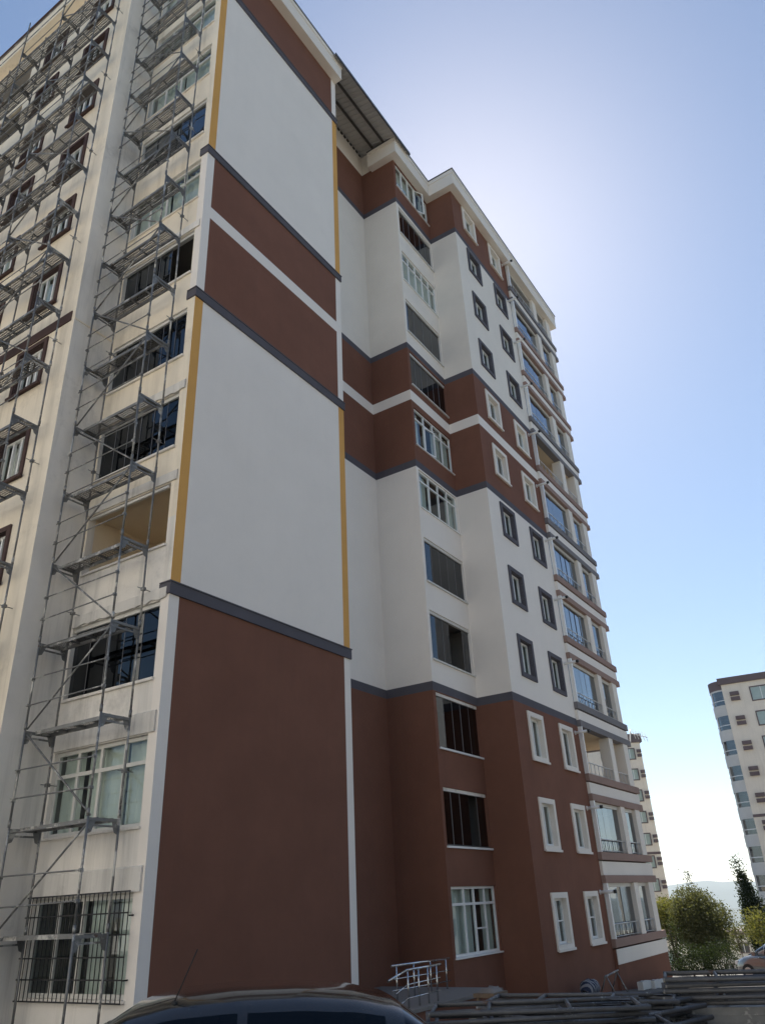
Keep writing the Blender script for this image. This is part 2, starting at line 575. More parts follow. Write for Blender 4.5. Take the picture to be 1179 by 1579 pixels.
def framed_window(f, u0, u1, z0, z1, w, cols, transom=None, curtains=(), fw=0.055, mat='white_pvc', pane='clear_glass', sill=True, extra_bar=None, sill_mat=None, open_col=None, blinds=()):
    """Opening window: outer frame + mullions in one frame mesh; every pane, sash and curtain a sub-part."""
    mb = MB(f)
    wd = (w - 0.035, w + 0.035)
    mb.box((u0, u1), wd, (z0, z0 + fw), mat)
    mb.box((u0, u1), wd, (z1 - fw, z1), mat)
    mb.box((u0, u0 + fw), wd, (z0 + fw, z1 - fw), mat)
    mb.box((u1 - fw, u1), wd, (z0 + fw, z1 - fw), mat)
    edges = [u0 + (u1 - u0) * c_ for c_ in cols]
    for e in edges[1:-1]:
        mb.box((e - fw / 2, e + fw / 2), wd, (z0 + fw, z1 - fw), mat)
    zt = z0 + (z1 - z0) * transom if transom else None
    if zt:
        for a, b_ in zip(edges, edges[1:]):
            lo = a + (fw if a == edges[0] else fw / 2)
            hi = b_ - (fw if b_ == edges[-1] else fw / 2)
            mb.box((lo, hi), wd, (zt - fw / 2, zt + fw / 2), mat)
    win = part(mb, 'window')
    for k, (a, b_) in enumerate(zip(edges, edges[1:])):
        lo = a + (fw if k == 0 else fw / 2)
        hi = b_ - (fw if k == len(edges) - 2 else fw / 2)
        tiers = [(z0 + fw, (zt - fw / 2) if zt else z1 - fw)]
        if zt:
            tiers.append((zt + fw / 2, z1 - fw))
        for t, (za, zb) in enumerate(tiers):
            if t == 0 and open_col and k in open_col:
                # a casement: its own sash standing ajar
                s = MB(f)
                ang = open_col[k]
                def sw(d, ww):
                    return (lo + d * math.cos(ang), w + ww * math.cos(ang) - d * math.sin(ang))
                W_ = hi - lo
                sf = 0.05
                for (da, db, ya, yb) in ((0, W_, za, za + sf), (0, W_, zb - sf, zb), (0, sf, za + sf, zb - sf), (W_ - sf, W_, za + sf, zb - sf)):
                    p = []
                    for zz in (ya, yb):
                        for ww in (-0.025, 0.025):
                            for dd in (da, db):
                                uu, www = sw(dd, ww)
                                p.append((uu, www, zz))
                    kk = s.pts(p)
                    for q in ((0, 1, 3, 2), (4, 5, 7, 6), (0, 1, 5, 4), (2, 3, 7, 6), (0, 2, 6, 4), (1, 3, 7, 5)):
                        s.f.append(tuple(kk + i for i in q))
                        s.mi.append(s.m(mat))
                        s.sm.append(False)
                part(s, 'casement', win)
                gp = MB(f)
                a0, a1 = sw(sf, 0), sw(W_ - sf, 0)
                gp.poly([(a0[0], a0[1], za + sf), (a1[0], a1[1], za + sf), (a1[0], a1[1], zb - sf), (a0[0], a0[1], zb - sf)], pane)
                part(gp, 'pane', win)
                continue
            gp = MB(f)
            j = rnd.uniform(-0.006, 0.006)
            gp.poly([(lo, w + j, za), (hi, w - j, za), (hi, w - j * 0.5, zb), (lo, w + j, zb)], pane)
            part(gp, 'pane', win)
        if t_bar(extra_bar, k):
            s = MB(f)
            zm = (z0 + (zt or z1)) / 2
            s.box((lo, hi), (w - 0.03, w + 0.03), (zm - 0.02, zm + 0.02), mat)
            part(s, 'glazing_bar', win)
    for (ca, cb) in curtains:
        part(curtain_mesh(f, u0 + (u1 - u0) * ca + 0.02, u0 + (u1 - u0) * cb - 0.02, z0 + 0.05, z1 - 0.03, w - 0.16), 'curtain', win)
    for (ca, cb) in blinds:
        part(curtain_mesh(f, u0 + (u1 - u0) * ca + 0.02, u0 + (u1 - u0) * cb - 0.02, z0 + 0.03, z1 - 0.03, w - 0.12, 'grey_blind', 0.006), 'blind', win)
    if sill:
        s = MB(f)
        s.box((u0 - 0.04, u1 + 0.04), (w + 0.036, 0.05 if w < 0 else w + 0.1), (z0 - 0.045, z0 - 0.002), sill_mat or mat)
        part(s, 'sill', win)
    return win


def t_bar(eb, k):
    return eb is not None and k in eb


def folding_glass(f, u0, u1, z0, z1, w, n, pane='tinted_glass', head='aged_pvc', open_pane=(), blinds=(), rail_mat='dark_alu', edge='dim_alu', sill=None, headh=0.10):
    """Frameless folding balcony glazing: head rail, floor rail, panes with thin edge strips."""
    mb = MB(f)
    mb.box((u0, u1), (w - 0.05, w + 0.05), (z1 - headh, z1), head)
    win = part(mb, 'window')
    mb = MB(f)
    mb.box((u0, u1), (w - 0.04, w + 0.04), (z0, z0 + 0.05), rail_mat)
    part(mb, 'floor_rail', win)
    step = (u1 - u0) / n
    for i in range(n):
        a, b_ = u0 + i * step, u0 + (i + 1) * step
        if i in open_pane:
            continue
        gp = MB(f)
        j = rnd.uniform(-0.008, 0.008)
        gp.poly([(a + 0.008, w + j, z0 + 0.05), (b_ - 0.008, w - j, z0 + 0.05), (b_ - 0.008, w - j, z1 - headh), (a + 0.008, w + j, z1 - headh)], pane)
        part(gp, 'pane', win)
        if i > 0:
            e = MB(f)
            e.box((a - 0.007, a + 0.004), (w - 0.010, w + 0.010), (z0 + 0.05, z1 - headh), edge)
            part(e, 'pane_edge', win)
    for (ca, cb) in blinds:
        part(curtain_mesh(f, u0 + (u1 - u0) * ca + 0.01, u0 + (u1 - u0) * cb - 0.01, z0 + 0.06, z1 - headh, w - 0.10, 'grey_blind', 0.008), 'blind', win)
    if sill:
        s = MB(f)
        s.box((u0 - 0.03, u1 + 0.03), (w + 0.05, 0.06), (z0 - 0.06, z0 - 0.003), sill)
        part(s, 'sill', win)
    return win


BROWN = [(ZB, 6.12), (14.82, 17.55), (18.02, 20.12), (28.84, ZS + 0.15)]
DARK = [(6.12, 6.41), (14.52, 14.82), (20.12, 20.40), (28.54, 28.84)]


def zone(u, z):
    for a, b_ in DARK:
        if a < z < b_:
            return 'grey_plaster'
    for a, b_ in BROWN:
        if a < z < b_:
            return 'brown_plaster'
    return 'warm_white_plaster' if z > 20.4 else 'white_plaster'


ZCUT = [z for p in BROWN + DARK for z in p]

# --- gable wall (y = YG)
GB = [(ZB, 6.12), (14.72, 17.58), (18.02, 20.06), (28.95, ZS)]
SW = 0.285


def gable(u, z):
    br = any(a < z < b_ for a, b_ in GB)
    if u < XL + SW:
        return 'white_plaster' if br or 17.58 <= z <= 18.02 else ('gold_plaster' if z < ZS else 'white_plaster')
    if u > XR - SW:
        return 'white_plaster' if br or 17.58 <= z <= 18.02 else ('gold_plaster' if z < ZS else 'white_plaster')
    return 'brown_plaster' if br else 'white_plaster'


mb = MB(lambda u, w, z: (u, YG - w, z))
holed_wall(mb, XL, XR, ZB, 32.4, [], gable, (XL + SW, XR - SW), [z for p in GB for z in p])
part(mb, 'gable_wall')
# raised paint mouldings across the gable wall
for a, b_ in ((6.115, 6.375), (14.46, 14.72), (20.06, 20.30), (28.70, 28.95)):
    mb = MB()
    mb.box((XL - 0.035, XR + 0.02), (YG - 0.045, YG + 0.30), (a, b_), 'grey_plaster')
    mb.box((XL - 0.055, XR + 0.03), (YG - 0.065, YG + 0.28), (b_ + 0.001, b_ + 0.03), 'grey_plaster')
    o = part(mb, 'moulding')

# --- side walls, recess and stepped bays on the far side
mb = MB()
f_side = lambda x: (lambda u, w, z: (x - w, u, z))


def plain_wall(name, f, u0, u1, z1, matf=zone):
    mb = MB(f)
    holed_wall(mb, u0, u1, ZB, z1, [], matf, (), ZCUT)
    return part(mb, name)


plain_wall('recess_side_wall', lambda u, w, z: (XR + w, u, z), YG, YR0, 32.7, lambda u, z: 'white_plaster')
plain_wall('recess_wall', lambda u, w, z: (u, YR0 - w, z), XR, X1, 32.85)
plain_wall('recess_bay_wall', f_side(X1), YR1, YR0, 32.75)
plain_wall('stepped_bay_wall', f_side(X2), YR2, YR1, 32.3)

# bay windows of the stepped part
BZ = [(-1.41, 0.40), (1.49, 3.16), (4.34, 6.10), (7.20, 8.91), (9.98, 11.66), (12.85, 14.46), (15.56, 17.27), (18.38, 20.02), (21.1, 22.86), (23.93, 25.65), (26.72, 28.38), (29.75, 31.28)]
BU = (21.77, 24.72)
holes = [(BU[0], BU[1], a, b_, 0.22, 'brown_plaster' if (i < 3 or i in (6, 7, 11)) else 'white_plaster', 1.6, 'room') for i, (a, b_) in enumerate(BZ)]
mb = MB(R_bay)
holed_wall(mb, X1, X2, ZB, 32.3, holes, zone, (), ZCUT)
part(mb, 'bay_wall')
bs = ['A', 'D', 'D', 'D', 'D', 'F', 'F', 'D', 'D', 'F', 'D', 'T']
for i, (a, b_) in enumerate(BZ):
    u0, u1 = BU[0] + 0.003, BU[1] - 0.003
    a, b_ = a + 0.003, b_ - 0.003
    if i == 0:
        framed_window(R_bay, u0, u1, a, b_, -0.10, (0, 0.30, 0.52, 0.76, 1), 0.74, ((0.0, 0.33), (0.30, 0.55), (0.74, 1.0)), 0.07, extra_bar=(2,))
    elif i in (5, 6):
        framed_window(R_bay, u0, u1, a, b_, -0.09, (0, 0.27, 0.51, 0.75, 1), 0.74, ((0.0, 0.2), (0.55, 0.8), (0.86, 1.0)) if i == 6 else ((0.0, 0.3), (0.78, 1.0)), 0.06, open_col={1: -0.16} if i == 6 else None)
    elif i == 9:
        framed_window(R_bay, u0, u1, a, b_, -0.09, (0, 0.2, 0.4, 0.6, 0.8, 1), 0.73, ((0, 1),), 0.06)
    elif i == 11:
        framed_window(R_bay, u0, u1, a, b_, -0.09, (0, 0.2, 0.4, 0.6, 0.8, 1), None, ((0.0, 0.2), (0.2, 0.4), (0.42, 0.6), (0.8, 1.0)), 0.07, open_col={3: -0.5})
    else:
        n = {1: 5, 2: 5, 3: 6, 4: 5, 7: 6, 8: 4, 10: 6}[i]
        op = {3: (3, 4), 1: (3,)}.get(i, ())
        bl = {4: ((0.2, 1.0),), 8: ((0.0, 0.25), (0.26, 1.0)), 3: ((0.0, 0.45),), 10: ((0.0, 0.4),)}.get(i, ())
        folding_glass(R_bay, u0, u1, a, b_, -0.09, n, 'tinted_glass', 'aged_pvc' if i not in (1, 2) else 'old_white', op, bl, sill='white_pvc' if i < 3 else 'aged_pvc')

# --- right facade (y = YR2)
RZ = [(-1.53, 0.12), (1.35, 3.02), (4.22, 5.92), (7.17, 8.77), (9.98, 11.54), (12.8, 14.33), (15.6, 17.13), (18.4, 19.92), (21.25, 22.75), (24.1, 25.6), (26.91, 28.38), (29.65, 31.25)]
RU = ((25.82, 27.2), (28.78, 30.18))
holes = []
for i, (a, b_) in enumerate(RZ):
    br = i < 3 or i in (6, 7, 11)
    for (u0, u1) in RU:
        s = 0.17
        holes.append((u0 + s, u1 - s, a + s, b_ - s, 0.22, 'warm_white_plaster' if br else 'grey_plaster', 1.2, 'room'))
mb = MB(R_face)
holed_wall(mb, X2, X3, ZB, 32.3, holes, zone, (), ZCUT)
part(mb, 'facade_wall')
for i, (a, b_) in enumerate(RZ):
    br = i < 3 or i in (6, 7, 11)
    for q, (u0, u1) in enumerate(RU):
        s = 0.17
        tall = i == 0
        op = {1: 0.0} if False else None
        cur = rnd.choice((((0, 1),), ((0, 0.5),), ((0.4, 1.0),), ((0, 1),)))
        w = framed_window(R_face, u0 + s + 0.003, u1 - s - 0.003, a + s + 0.003, b_ - s - 0.003, -0.16, (0, 0.5, 1), None, cur, 0.07, sill=False, extra_bar=(0, 1) if tall else None)
        sm = MB(R_face)
        mt = 'warm_white_plaster' if br else 'grey_plaster'
        h = 0.055
        sm.box((u0, u1), (0.001, h), (a, a + s), mt)
        sm.box((u0, u1), (0.001, h), (b_ - s, b_), mt)
        sm.box((u0, u0 + s), (0.001, h), (a + s, b_ - s), mt)
        sm.box((u1 - s, u1), (0.001, h), (a + s, b_ - s), mt)
        part(sm, 'surround', w)
        if br:
            s2 = MB(R_face)
            s2.box((u0 - 0.02, u1 + 0.02), (0.056, 0.10), (a - 0.02, a + 0.05), 'warm_white_plaster')
            part(s2, 'sill', w)

# --- balconies at the far end
SZ = [-1.46, 1.43, 4.27, 7.10, 9.93, 12.76, 15.59, 18.42, 21.25, 24.08, 26.91, 29.80]
LEDGE = ['brown', 'brown', 'brown', 'grey', 'brown', 'brown', 'grey', 'brown', 'grey', 'brown', 'brown', 'grey']
BEAM = ['brown', 'brown', 'grey', 'brown', 'brown', 'grey', 'brown', 'grey', 'brown', 'brown', 'grey', 'grey']
XE = 37.55
OPEN = (2, 7)
for i, s in enumerate(SZ):
    top = s + 1.83 if i < 11 else ZS - 0.02
    nxt = SZ[i + 1] - 0.32 if i < 11 else None
    # ledge under the opening + floor slab + room behind
    mb = MB()
    lm, bm_ = 'ledge_' + LEDGE[i], 'ledge_' + BEAM[i]
    z0 = s - 0.32
    fl = s - 0.95 if i else ZB
    pm = 'white_plaster' if i in range(3, 11) else 'warm_white_plaster'
    mb.box((X3, XE - 0.08), (10.53, 10.75), (fl + 0.02, z0 - 0.002), pm if i else 'brown_plaster')      # parapet front
    mb.box((XE - 0.30, XE - 0.08), (10.752, 12.6), (fl + 0.02, z0 - 0.002), pm if i else 'brown_plaster')
    mb.poly([(X3, 10.76, s - 0.9), (XE - 0.1, 10.76, s - 0.9), (XE - 0.1, 12.6, s - 0.9), (X3, 12.6, s - 0.9)], 'stone_step')
    rm = 'balcony_room'
    mb.poly([(X3 + 0.005, 12.6, s - 0.9), (XE - 0.1, 12.6, s - 0.9), (XE - 0.1, 12.6, top + 0.1), (X3 + 0.005, 12.6, top + 0.1)], rm)
    mb.poly([(X3 + 0.005, 10.7, s - 0.9), (X3 + 0.005, 12.6, s - 0.9), (X3 + 0.005, 12.6, top + 0.1), (X3 + 0.005, 10.7, top + 0.1)], rm)
    mb.poly([(X3 + 0.005, 10.7, top + 0.02), (XE - 0.1, 10.7, top + 0.02), (XE - 0.1, 12.6, top + 0.02), (X3 + 0.005, 12.6, top + 0.02)], rm)
    bal = part(mb, 'balcony')
    mb = MB()
    mb.box((X3 - 0.02, XE), (10.48, 10.80), (z0 + 0.05, s), lm)
    mb.box((XE - 0.36, XE), (10.802, 12.6), (z0, s), lm)
    part(mb, 'ledge', bal)
    if i < 11:
        mb = MB()
        mb.box((X3 - 0.02, XE), (10.475, 10.80), (top, top + 0.26), bm_)
        mb.box((XE - 0.36, XE), (10.802, 12.6), (top, top + 0.28), bm_)
        part(mb, 'beam', bal)
    if i == 0:
        mb = MB()
        mb.box((X3 + 0.02, XE - 0.10), (10.50, 10.529), (-2.26, z0 - 0.004), 'warm_white_plaster')
        part(mb, 'painted_band', bal)
    for (a, b_) in ((34.33, 34.86), (36.36, 37.0)):
        mb = MB()
        mb.box((a, b_), (10.50, 10.95), (s + 0.002, top - 0.002), 'warm_white_plaster')
        part(mb, 'pillar', bal)
    if i not in OPEN:
        mb = MB()
        mb.box((X3 + 0.006, X3 + 0.14), (10.47, 10.62), (s + 0.002, top - 0.002), 'white_pvc')
    else:
        mb = MB()
        mb.box((X3 + 0.006, X3 + 0.09), (10.47, 10.66), (s + 0.002, top - 0.002), 'white_pvc')
    part(mb, 'post', bal)
    # railing
    rail = MB()
    for (a, b_, n) in ((X3 + 0.16, 34.32, 7), (34.87, 36.35, 3)):
        rail.tube((a, 10.56, s + 0.46), (b_, 10.56, s + 0.46), 0.022, 'light_alu')
        rail.tube((a, 10.56, s + 0.06), (b_, 10.56, s + 0.06), 0.014, 'light_alu')
        for k in range(n + 1):
            x = a + (b_ - a) * k / n
            rail.tube((x, 10.56, s + 0.003), (x, 10.56, s + 0.46), 0.014, 'light_alu', 5)
    part(rail, 'railing', bal)
    if i not in OPEN:
        for (a, b_, n) in ((X3 + 0.145, 34.325, 5), (34.865, 36.355, 3)):
            st = (b_ - a) / n
            for k in range(n):
                if i == 6 and k == 0 and n == 5:
                    continue
                gp = MB()
                j = rnd.uniform(-0.012, 0.012)
                gp.poly([(a + st * k + 0.01, 10.68 + j, s + 0.03), (a + st * (k + 1) - 0.01, 10.68 - j, s + 0.03), (a + st * (k + 1) - 0.01, 10.68 - j, top - 0.14), (a + st * k + 0.01, 10.68 + j, top - 0.14)], 'reflective_glass')
                part(gp, 'pane', bal)
            hd = MB()
            hd.box((a, b_), (10.63, 10.73), (top - 0.14, top - 0.003), 'aged_pvc')
            part(hd, 'head_rail', bal)
        gp = MB()
        gp.poly([(XE - 0.2, 10.97, s + 0.03), (XE - 0.2, 12.58, s + 0.03), (XE - 0.2, 12.58, top - 0.03), (XE - 0.2, 10.97, top - 0.03)], 'reflective_glass')
        part(gp, 'pane', bal)
    else:
        # an open balcony with a door and a window on its back wall
        dr = MB()
        dr.box((31.9, 32.8), (12.52, 12.595), (s - 0.88, s + 1.2), 'old_brown')
        dr.box((33.2, 34.6), (12.52, 12.595), (s + 0.0, s + 1.2), 'old_brown')
        part(dr, 'door', bal)
    # boiler flue beside the balcony
    if 0 <= i < 12:
        fl_ = MB()
        zf = top - 0.30 if i < 11 else top - 0.25
        xf = 30.55
        fl_.tube((xf, YR2 + 0.02, zf), (xf, YR2 - 0.52, zf), 0.055, 'flue_white', 8)
        fl_.tube((xf, YR2 - 0.521, zf), (xf, YR2 - 0.62, zf), 0.062, 'black_iron', 8)
        fl_.tube((xf, YR2 - 0.001, zf), (xf, YR2 - 0.02, zf), 0.085, 'flue_white', 8)
        part(fl_, 'exhaust_pipe')
plain_wall('end_wall', lambda u, w, z: (X4 + 0.3 + w, u, z), 12.6, 30.0, 32.3)

# --- cornice, roof
OV = 0.35
mb = MB()
zt = 32.28
pieces = [((XL - OV, XR), (YG - OV, YG + 0.6)), ((X1 - OV, X2 - OV), (YR1 - OV, YR1 + 1.2)), ((X2 - OV, XE + 0.12), (YR2 - OV, YR2 + 2.4))]
for (xa, xb), (ya, yb) in pieces:
    mb = MB()
    mb.box((xa, xb), (ya, yb), (ZS, zt), 'warm_white_plaster')
    mb.box((xa - 0.03, xb + 0.03), (ya - 0.03, yb), (zt - 0.22, zt + 0.002), 'warm_white_plaster')
    part(mb, 'cornice')
    mb = MB()
    mb.box((xa - 0.06, xb + 0.06), (ya - 0.06, yb), (zt + 0.003, zt + 0.06), 'roof_trim')
    part(mb, 'roof_trim')
# left wing and left bay eaves
mb = MB()
mb.box((XW - OV, XW + 0.6), (YB - OV, 30.3), (32.35, 33.0), 'old_cream')
part(mb, 'cornice')
mb = MB()
mb.box((XW - OV - 0.08, XW + 0.6), (YB - OV - 0.06, 30.36), (33.003, 33.10), 'old_brown')
part(mb, 'roof_trim')
# corrugated sheet over the recess, seen from below, with steel purlins
def roof_z(y):
    return 32.14 + 0.30 * (y - 11.55)
mb = MB()
xs, zz = [], []
x = 16.4
k = 0
while x < 22.4:
    for dx, dz in ((0, 0), (0.13, 0), (0.16, 0.04), (0.22, 0.04), (0.25, 0)):
        xs.append(x + dx)
        zz.append(dz)
    x += 0.25
mb.grid([[(a, y, roof_z(y) + d + 0.06) for a, d in zip(xs, zz)] for y in (11.52, 12.4, 13.2, 14.2, 16.0)], 'roof_metal', False)
mb.box((16.4, 22.4), (11.46, 11.515), (roof_z(11.5) - 0.02, roof_z(11.5) + 0.11), 'roof_trim')
roof = part(mb, 'roof_sheet')
for y in (12.23, 12.92):
    p = MB()
    p.box((XR, X1), (y - 0.04, y + 0.04), (roof_z(y) - 0.06, roof_z(y) + 0.05), 'purlin_steel')
    part(p, 'purlin', roof)
p = MB()
x = XR + 0.1
while x < X1:
    p.box((x, x + 0.13), (YR0 - 0.06, YR0 - 0.004), (roof_z(13.7) - 0.06, roof_z(13.7) + 0.03), 'purlin_steel')
    x += 0.25
part(p, 'eaves_filler', roof)
# main roof slopes behind the eaves
mb = MB()
def slope(pts):
    mb.poly(pts, 'roof_metal')
slope([(XL - OV, YG - OV, 32.36), (XR, YG - OV, 32.36), (XR, 20, 34.6), (XL + 6, 20, 34.6)])
slope([(22.4, 13.2, 32.6), (X2 - OV, 13.0, 32.5), (XE, 13.0, 32.5), (XE - 6, 20, 34.6), (17, 20, 34.6), (17, 15.9, 33.4)])
slope([(XE, 13.0, 32.5), (XE, 30, 32.5), (XE - 6, 20, 34.6)])
slope([(XW - OV, YB, 33.0), (XW - OV, 30.3, 33.0), (XL + 6, 26, 35.6), (XL + 6, 20, 34.7)])
slope([(XE, 30, 32.5), (XW, 30.3, 33.0), (XL + 6, 26, 34.9), (XL + 6, 20, 34.6), (XE - 6, 20, 34.6)])
part(mb, 'roof')
plain_wall('rear_wall', lambda u, w, z: (u, 30.0 + w, z), XW, X4 + 0.3, 32.4, lambda u, z: 'far_cream')

# --- left facade: bay between the corner and the wing
LZ = [(-1.25, 0.40), (1.52, 3.22), (4.35, 6.02), (7.30, 8.92), (9.92, 11.50), (12.63, 14.21), (15.45, 17.04), (18.33, 19.98), (21.15, 22.80), (23.98, 25.62), (26.80, 28.44), (29.6, 31.25)]
LU = (12.26, 15.16)
holes = []
for i, (a, b_) in enumerate(LZ):
    holes.append((LU[0], LU[1], a, b_, 0.20, 'old_white', 1.9 if i == 3 else 1.5, 'balcony_room' if i == 3 else 'room'))


def left_mat(u, z):
    if u < 12.24 and gable(XL + 0.1, z) == 'white_plaster':
        return 'white_plaster'
    return 'old_white' if z < 8.0 else 'old_cream'


mb = MB(L_bay)
holed_wall(mb, YG, YB, ZB, 32.4, holes, left_mat, (12.24,), [z for p in GB for z in p] + [8.0])
part(mb, 'left_bay_wall')
mb = MB(L_bay)
for i, (a, b_) in enumerate(LZ):
    if i in (0, 1, 2, 3, 4, 6):
        nb = MB(L_bay)
        hgt = 0.42 if i in (0, 1) else 0.26
        # slab edge above the opening with a ragged chipped lower edge
        n = 26
        ys = [12.06 + (15.2 - 12.06) * k / n for k in range(n + 1)]
        lo = [b_ + 0.02 + (rnd.uniform(-0.03, 0.03) if i in (2, 4) else 0) for _ in ys]
        fr = 0.045
        nb.grid([[(y, 0.002, l) for y, l in zip(ys, lo)], [(y, fr, l) for y, l in zip(ys, lo)], [(y, fr, b_ + hgt) for y in ys], [(y, 0.002, b_ + hgt + 0.03) for y in ys]], 'bare_concrete' if i != 6 else 'old_white', False)
        nb.poly([(ys[0], 0.002, lo[0]), (ys[0], fr, lo[0]), (ys[0], fr, b_ + hgt), (ys[0], 0.002, b_ + hgt + 0.03)], 'bare_concrete')
        part(nb, 'slab_edge')
for i, (a, b_) in enumerate(LZ):
    u0, u1 = LU[0] + 0.003, LU[1] - 0.003
    a, b_ = a + 0.003, b_ - 0.003
    if i in (0, 1, 7, 9, 10, 11):
        w = framed_window(L_bay, u0, u1, a, b_, -0.12, (0, 0.25, 0.5, 0.75, 1), 0.70 if i else None, {0: ((0.02, 0.2), (0.3, 0.48)), 1: ((0, 0.28), (0.3, 0.72), (0.74, 1))}.get(i, ((0, 0.5), (0.52, 1.0))), 0.075, 'aged_pvc', sill_mat='old_white', open_col={2: 0.0} if False else None)
        if i == 0:
            # black security bars in front of the ground-floor window
            for k in range(25):
                y = u0 - 0.02 + (u1 - u0 + 0.04) * k / 24
                bb = MB(L_bay)
                bb.tube((y, 0.09, a - 0.05), (y, 0.09, b_ + 0.05), 0.009, 'black_iron', 4)
                part(bb, 'security_bar', w)
            for k in range(6):
                z = a - 0.04 + (b_ - a + 0.08) * k / 5
                bb = MB(L_bay)
                bb.box((u0 - 0.05, u1 + 0.05), (0.10, 0.112), (z - 0.012, z + 0.012), 'black_iron')
                part(bb, 'security_rail', w)
            for (yy, z) in ((u0 - 0.06, a + 0.3), (u0 - 0.06, b_ - 0.35), (u1 + 0.05, a + 0.3)):
                bb = MB(L_bay)
                bb.tube((yy, -0.0, z), (yy, 0.10, z), 0.014, 'black_iron', 5)
                part(bb, 'bracket', w)
    elif i == 3:
        # open balcony: capping rail on the parapet and a pipe at the lintel
        s = MB(L_bay)
        s.box((u0 - 0.02, u1), (-0.1, 0.05), (a + 0.001, a + 0.05), 'old_white')
        part(s, 'capping')
        s = MB(L_bay)
        s.tube((u0 + 0.1, -0.04, b_ - 0.05), (u1 - 0.02, -0.04, b_ - 0.05), 0.035, 'flue_white', 8)
        part(s, 'awning_roller')
    else:
        n = {2: 5, 4: 6, 5: 6, 6: 6, 8: 5}[i]
        pn = 'reflective_glass' if i in (8,) else 'tinted_glass'
        folding_glass(L_bay, u0, u1, a, b_, -0.10, n, pn, 'aged_pvc', {6: (0, 1)}.get(i, ()), {8: ((0.3, 1.0),)}.get(i, ()), sill='old_white', headh=0.09)

# grey return wall between bay and left wing, and the left wing facade
GZ = (14.50, 14.84)


def wing_mat(u, z):
    return 'old_brown' if GZ[0] < z < GZ[1] and u > 15.4 else 'old_cream'


mb = MB(lambda u, w, z: (u, YB - w, z))
holed_wall(mb, XW, XL, ZB, 32.4, [], lambda u, z: 'old_white')
o = part(mb, 'return_wall')
mb = MB(lambda u, w, z: (u, YB - w, z))
mb.box((XW, XL), (0.001, 0.02), (GZ[0], GZ[0] + 0.05), 'old_cream')
part(mb, 'moulding')
WZ = [(a - 0.02, b_) for a, b_ in [(-1.5, 0.05), (1.35, 2.9), (4.2, 5.75), (7.05, 8.6), (9.95, 11.5), (12.81, 14.40), (15.65, 17.29), (18.5, 20.05), (21.35, 22.9), (24.2, 25.72), (27.0, 28.6), (29.85, 31.4)]]
WU = ((16.32, 17.70), (19.16, 20.52), (24.7, 26.1), (27.5, 28.9))
BOXU = (21.45, 23.75)
holes = []
s = 0.13
for (a, b_) in WZ:
    for (u0, u1) in WU:
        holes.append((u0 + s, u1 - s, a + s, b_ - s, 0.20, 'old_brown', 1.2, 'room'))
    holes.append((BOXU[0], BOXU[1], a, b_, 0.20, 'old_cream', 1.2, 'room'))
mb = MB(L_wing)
holed_wall(mb, YB, 30.0, ZB, 33.0, holes, wing_mat, (15.4,), GZ)
part(mb, 'left_wing_wall')
mb = MB(L_wing)
mb.box((15.4, 30.0), (0.001, 0.03), (GZ[0] + 0.01, GZ[1] - 0.01), 'old_brown')
part(mb, 'moulding')
for i, (a, b_) in enumerate(WZ):
    for q, (u0, u1) in enumerate(WU):
        if i < 3 and q > 0:
            continue
        if q > 1 and i < 8:
            continue
        w = framed_window(L_wing, u0 + s + 0.003, u1 - s - 0.003, a + s + 0.003, b_ - s - 0.003, -0.15, (0, 0.36, 0.68, 1), None, rnd.choice((((0, 0.35),), ((0, 1),), ((0.3, 0.7),))), 0.07, sill=False, open_col={1: 0.35} if i in (4, 5) and q == 0 else None)
        sm = MB(L_wing)
        h = 0.05
        sm.box((u0, u1), (0.001, h), (a, a + s), 'old_brown')
        sm.box((u0, u1), (0.001, h), (b_ - s, b_), 'old_brown')
        sm.box((u0, u0 + s), (0.001, h), (a + s, b_ - s), 'old_brown')
        sm.box((u1 - s, u1), (0.001, h), (a + s, b_ - s), 'old_brown')
        part(sm, 'surround', w)
        s2 = MB(L_wing)
        s2.box((u0 - 0.06, u1 + 0.04), (0.051, 0.11), (a - 0.02, a + 0.06), 'old_brown')
        part(s2, 'sill', w)
    if i >= 7:
        sh = MB(L_wing)
        n = 16
        zz0, zz1 = a + 0.05, b_ - 0.05
        rows = []
        for k in range(n):
            z = zz0 + (zz1 - zz0) * k / n
            rows.append([(BOXU[0] + 0.01, -0.08, z), (BOXU[1] - 0.01, -0.08, z)])
            rows.append([(BOXU[0] + 0.01, -0.05, z + 0.02), (BOXU[1] - 0.01, -0.05, z + 0.02)])
        sh.grid(rows, 'room', False)
        part(sh, 'shutter')

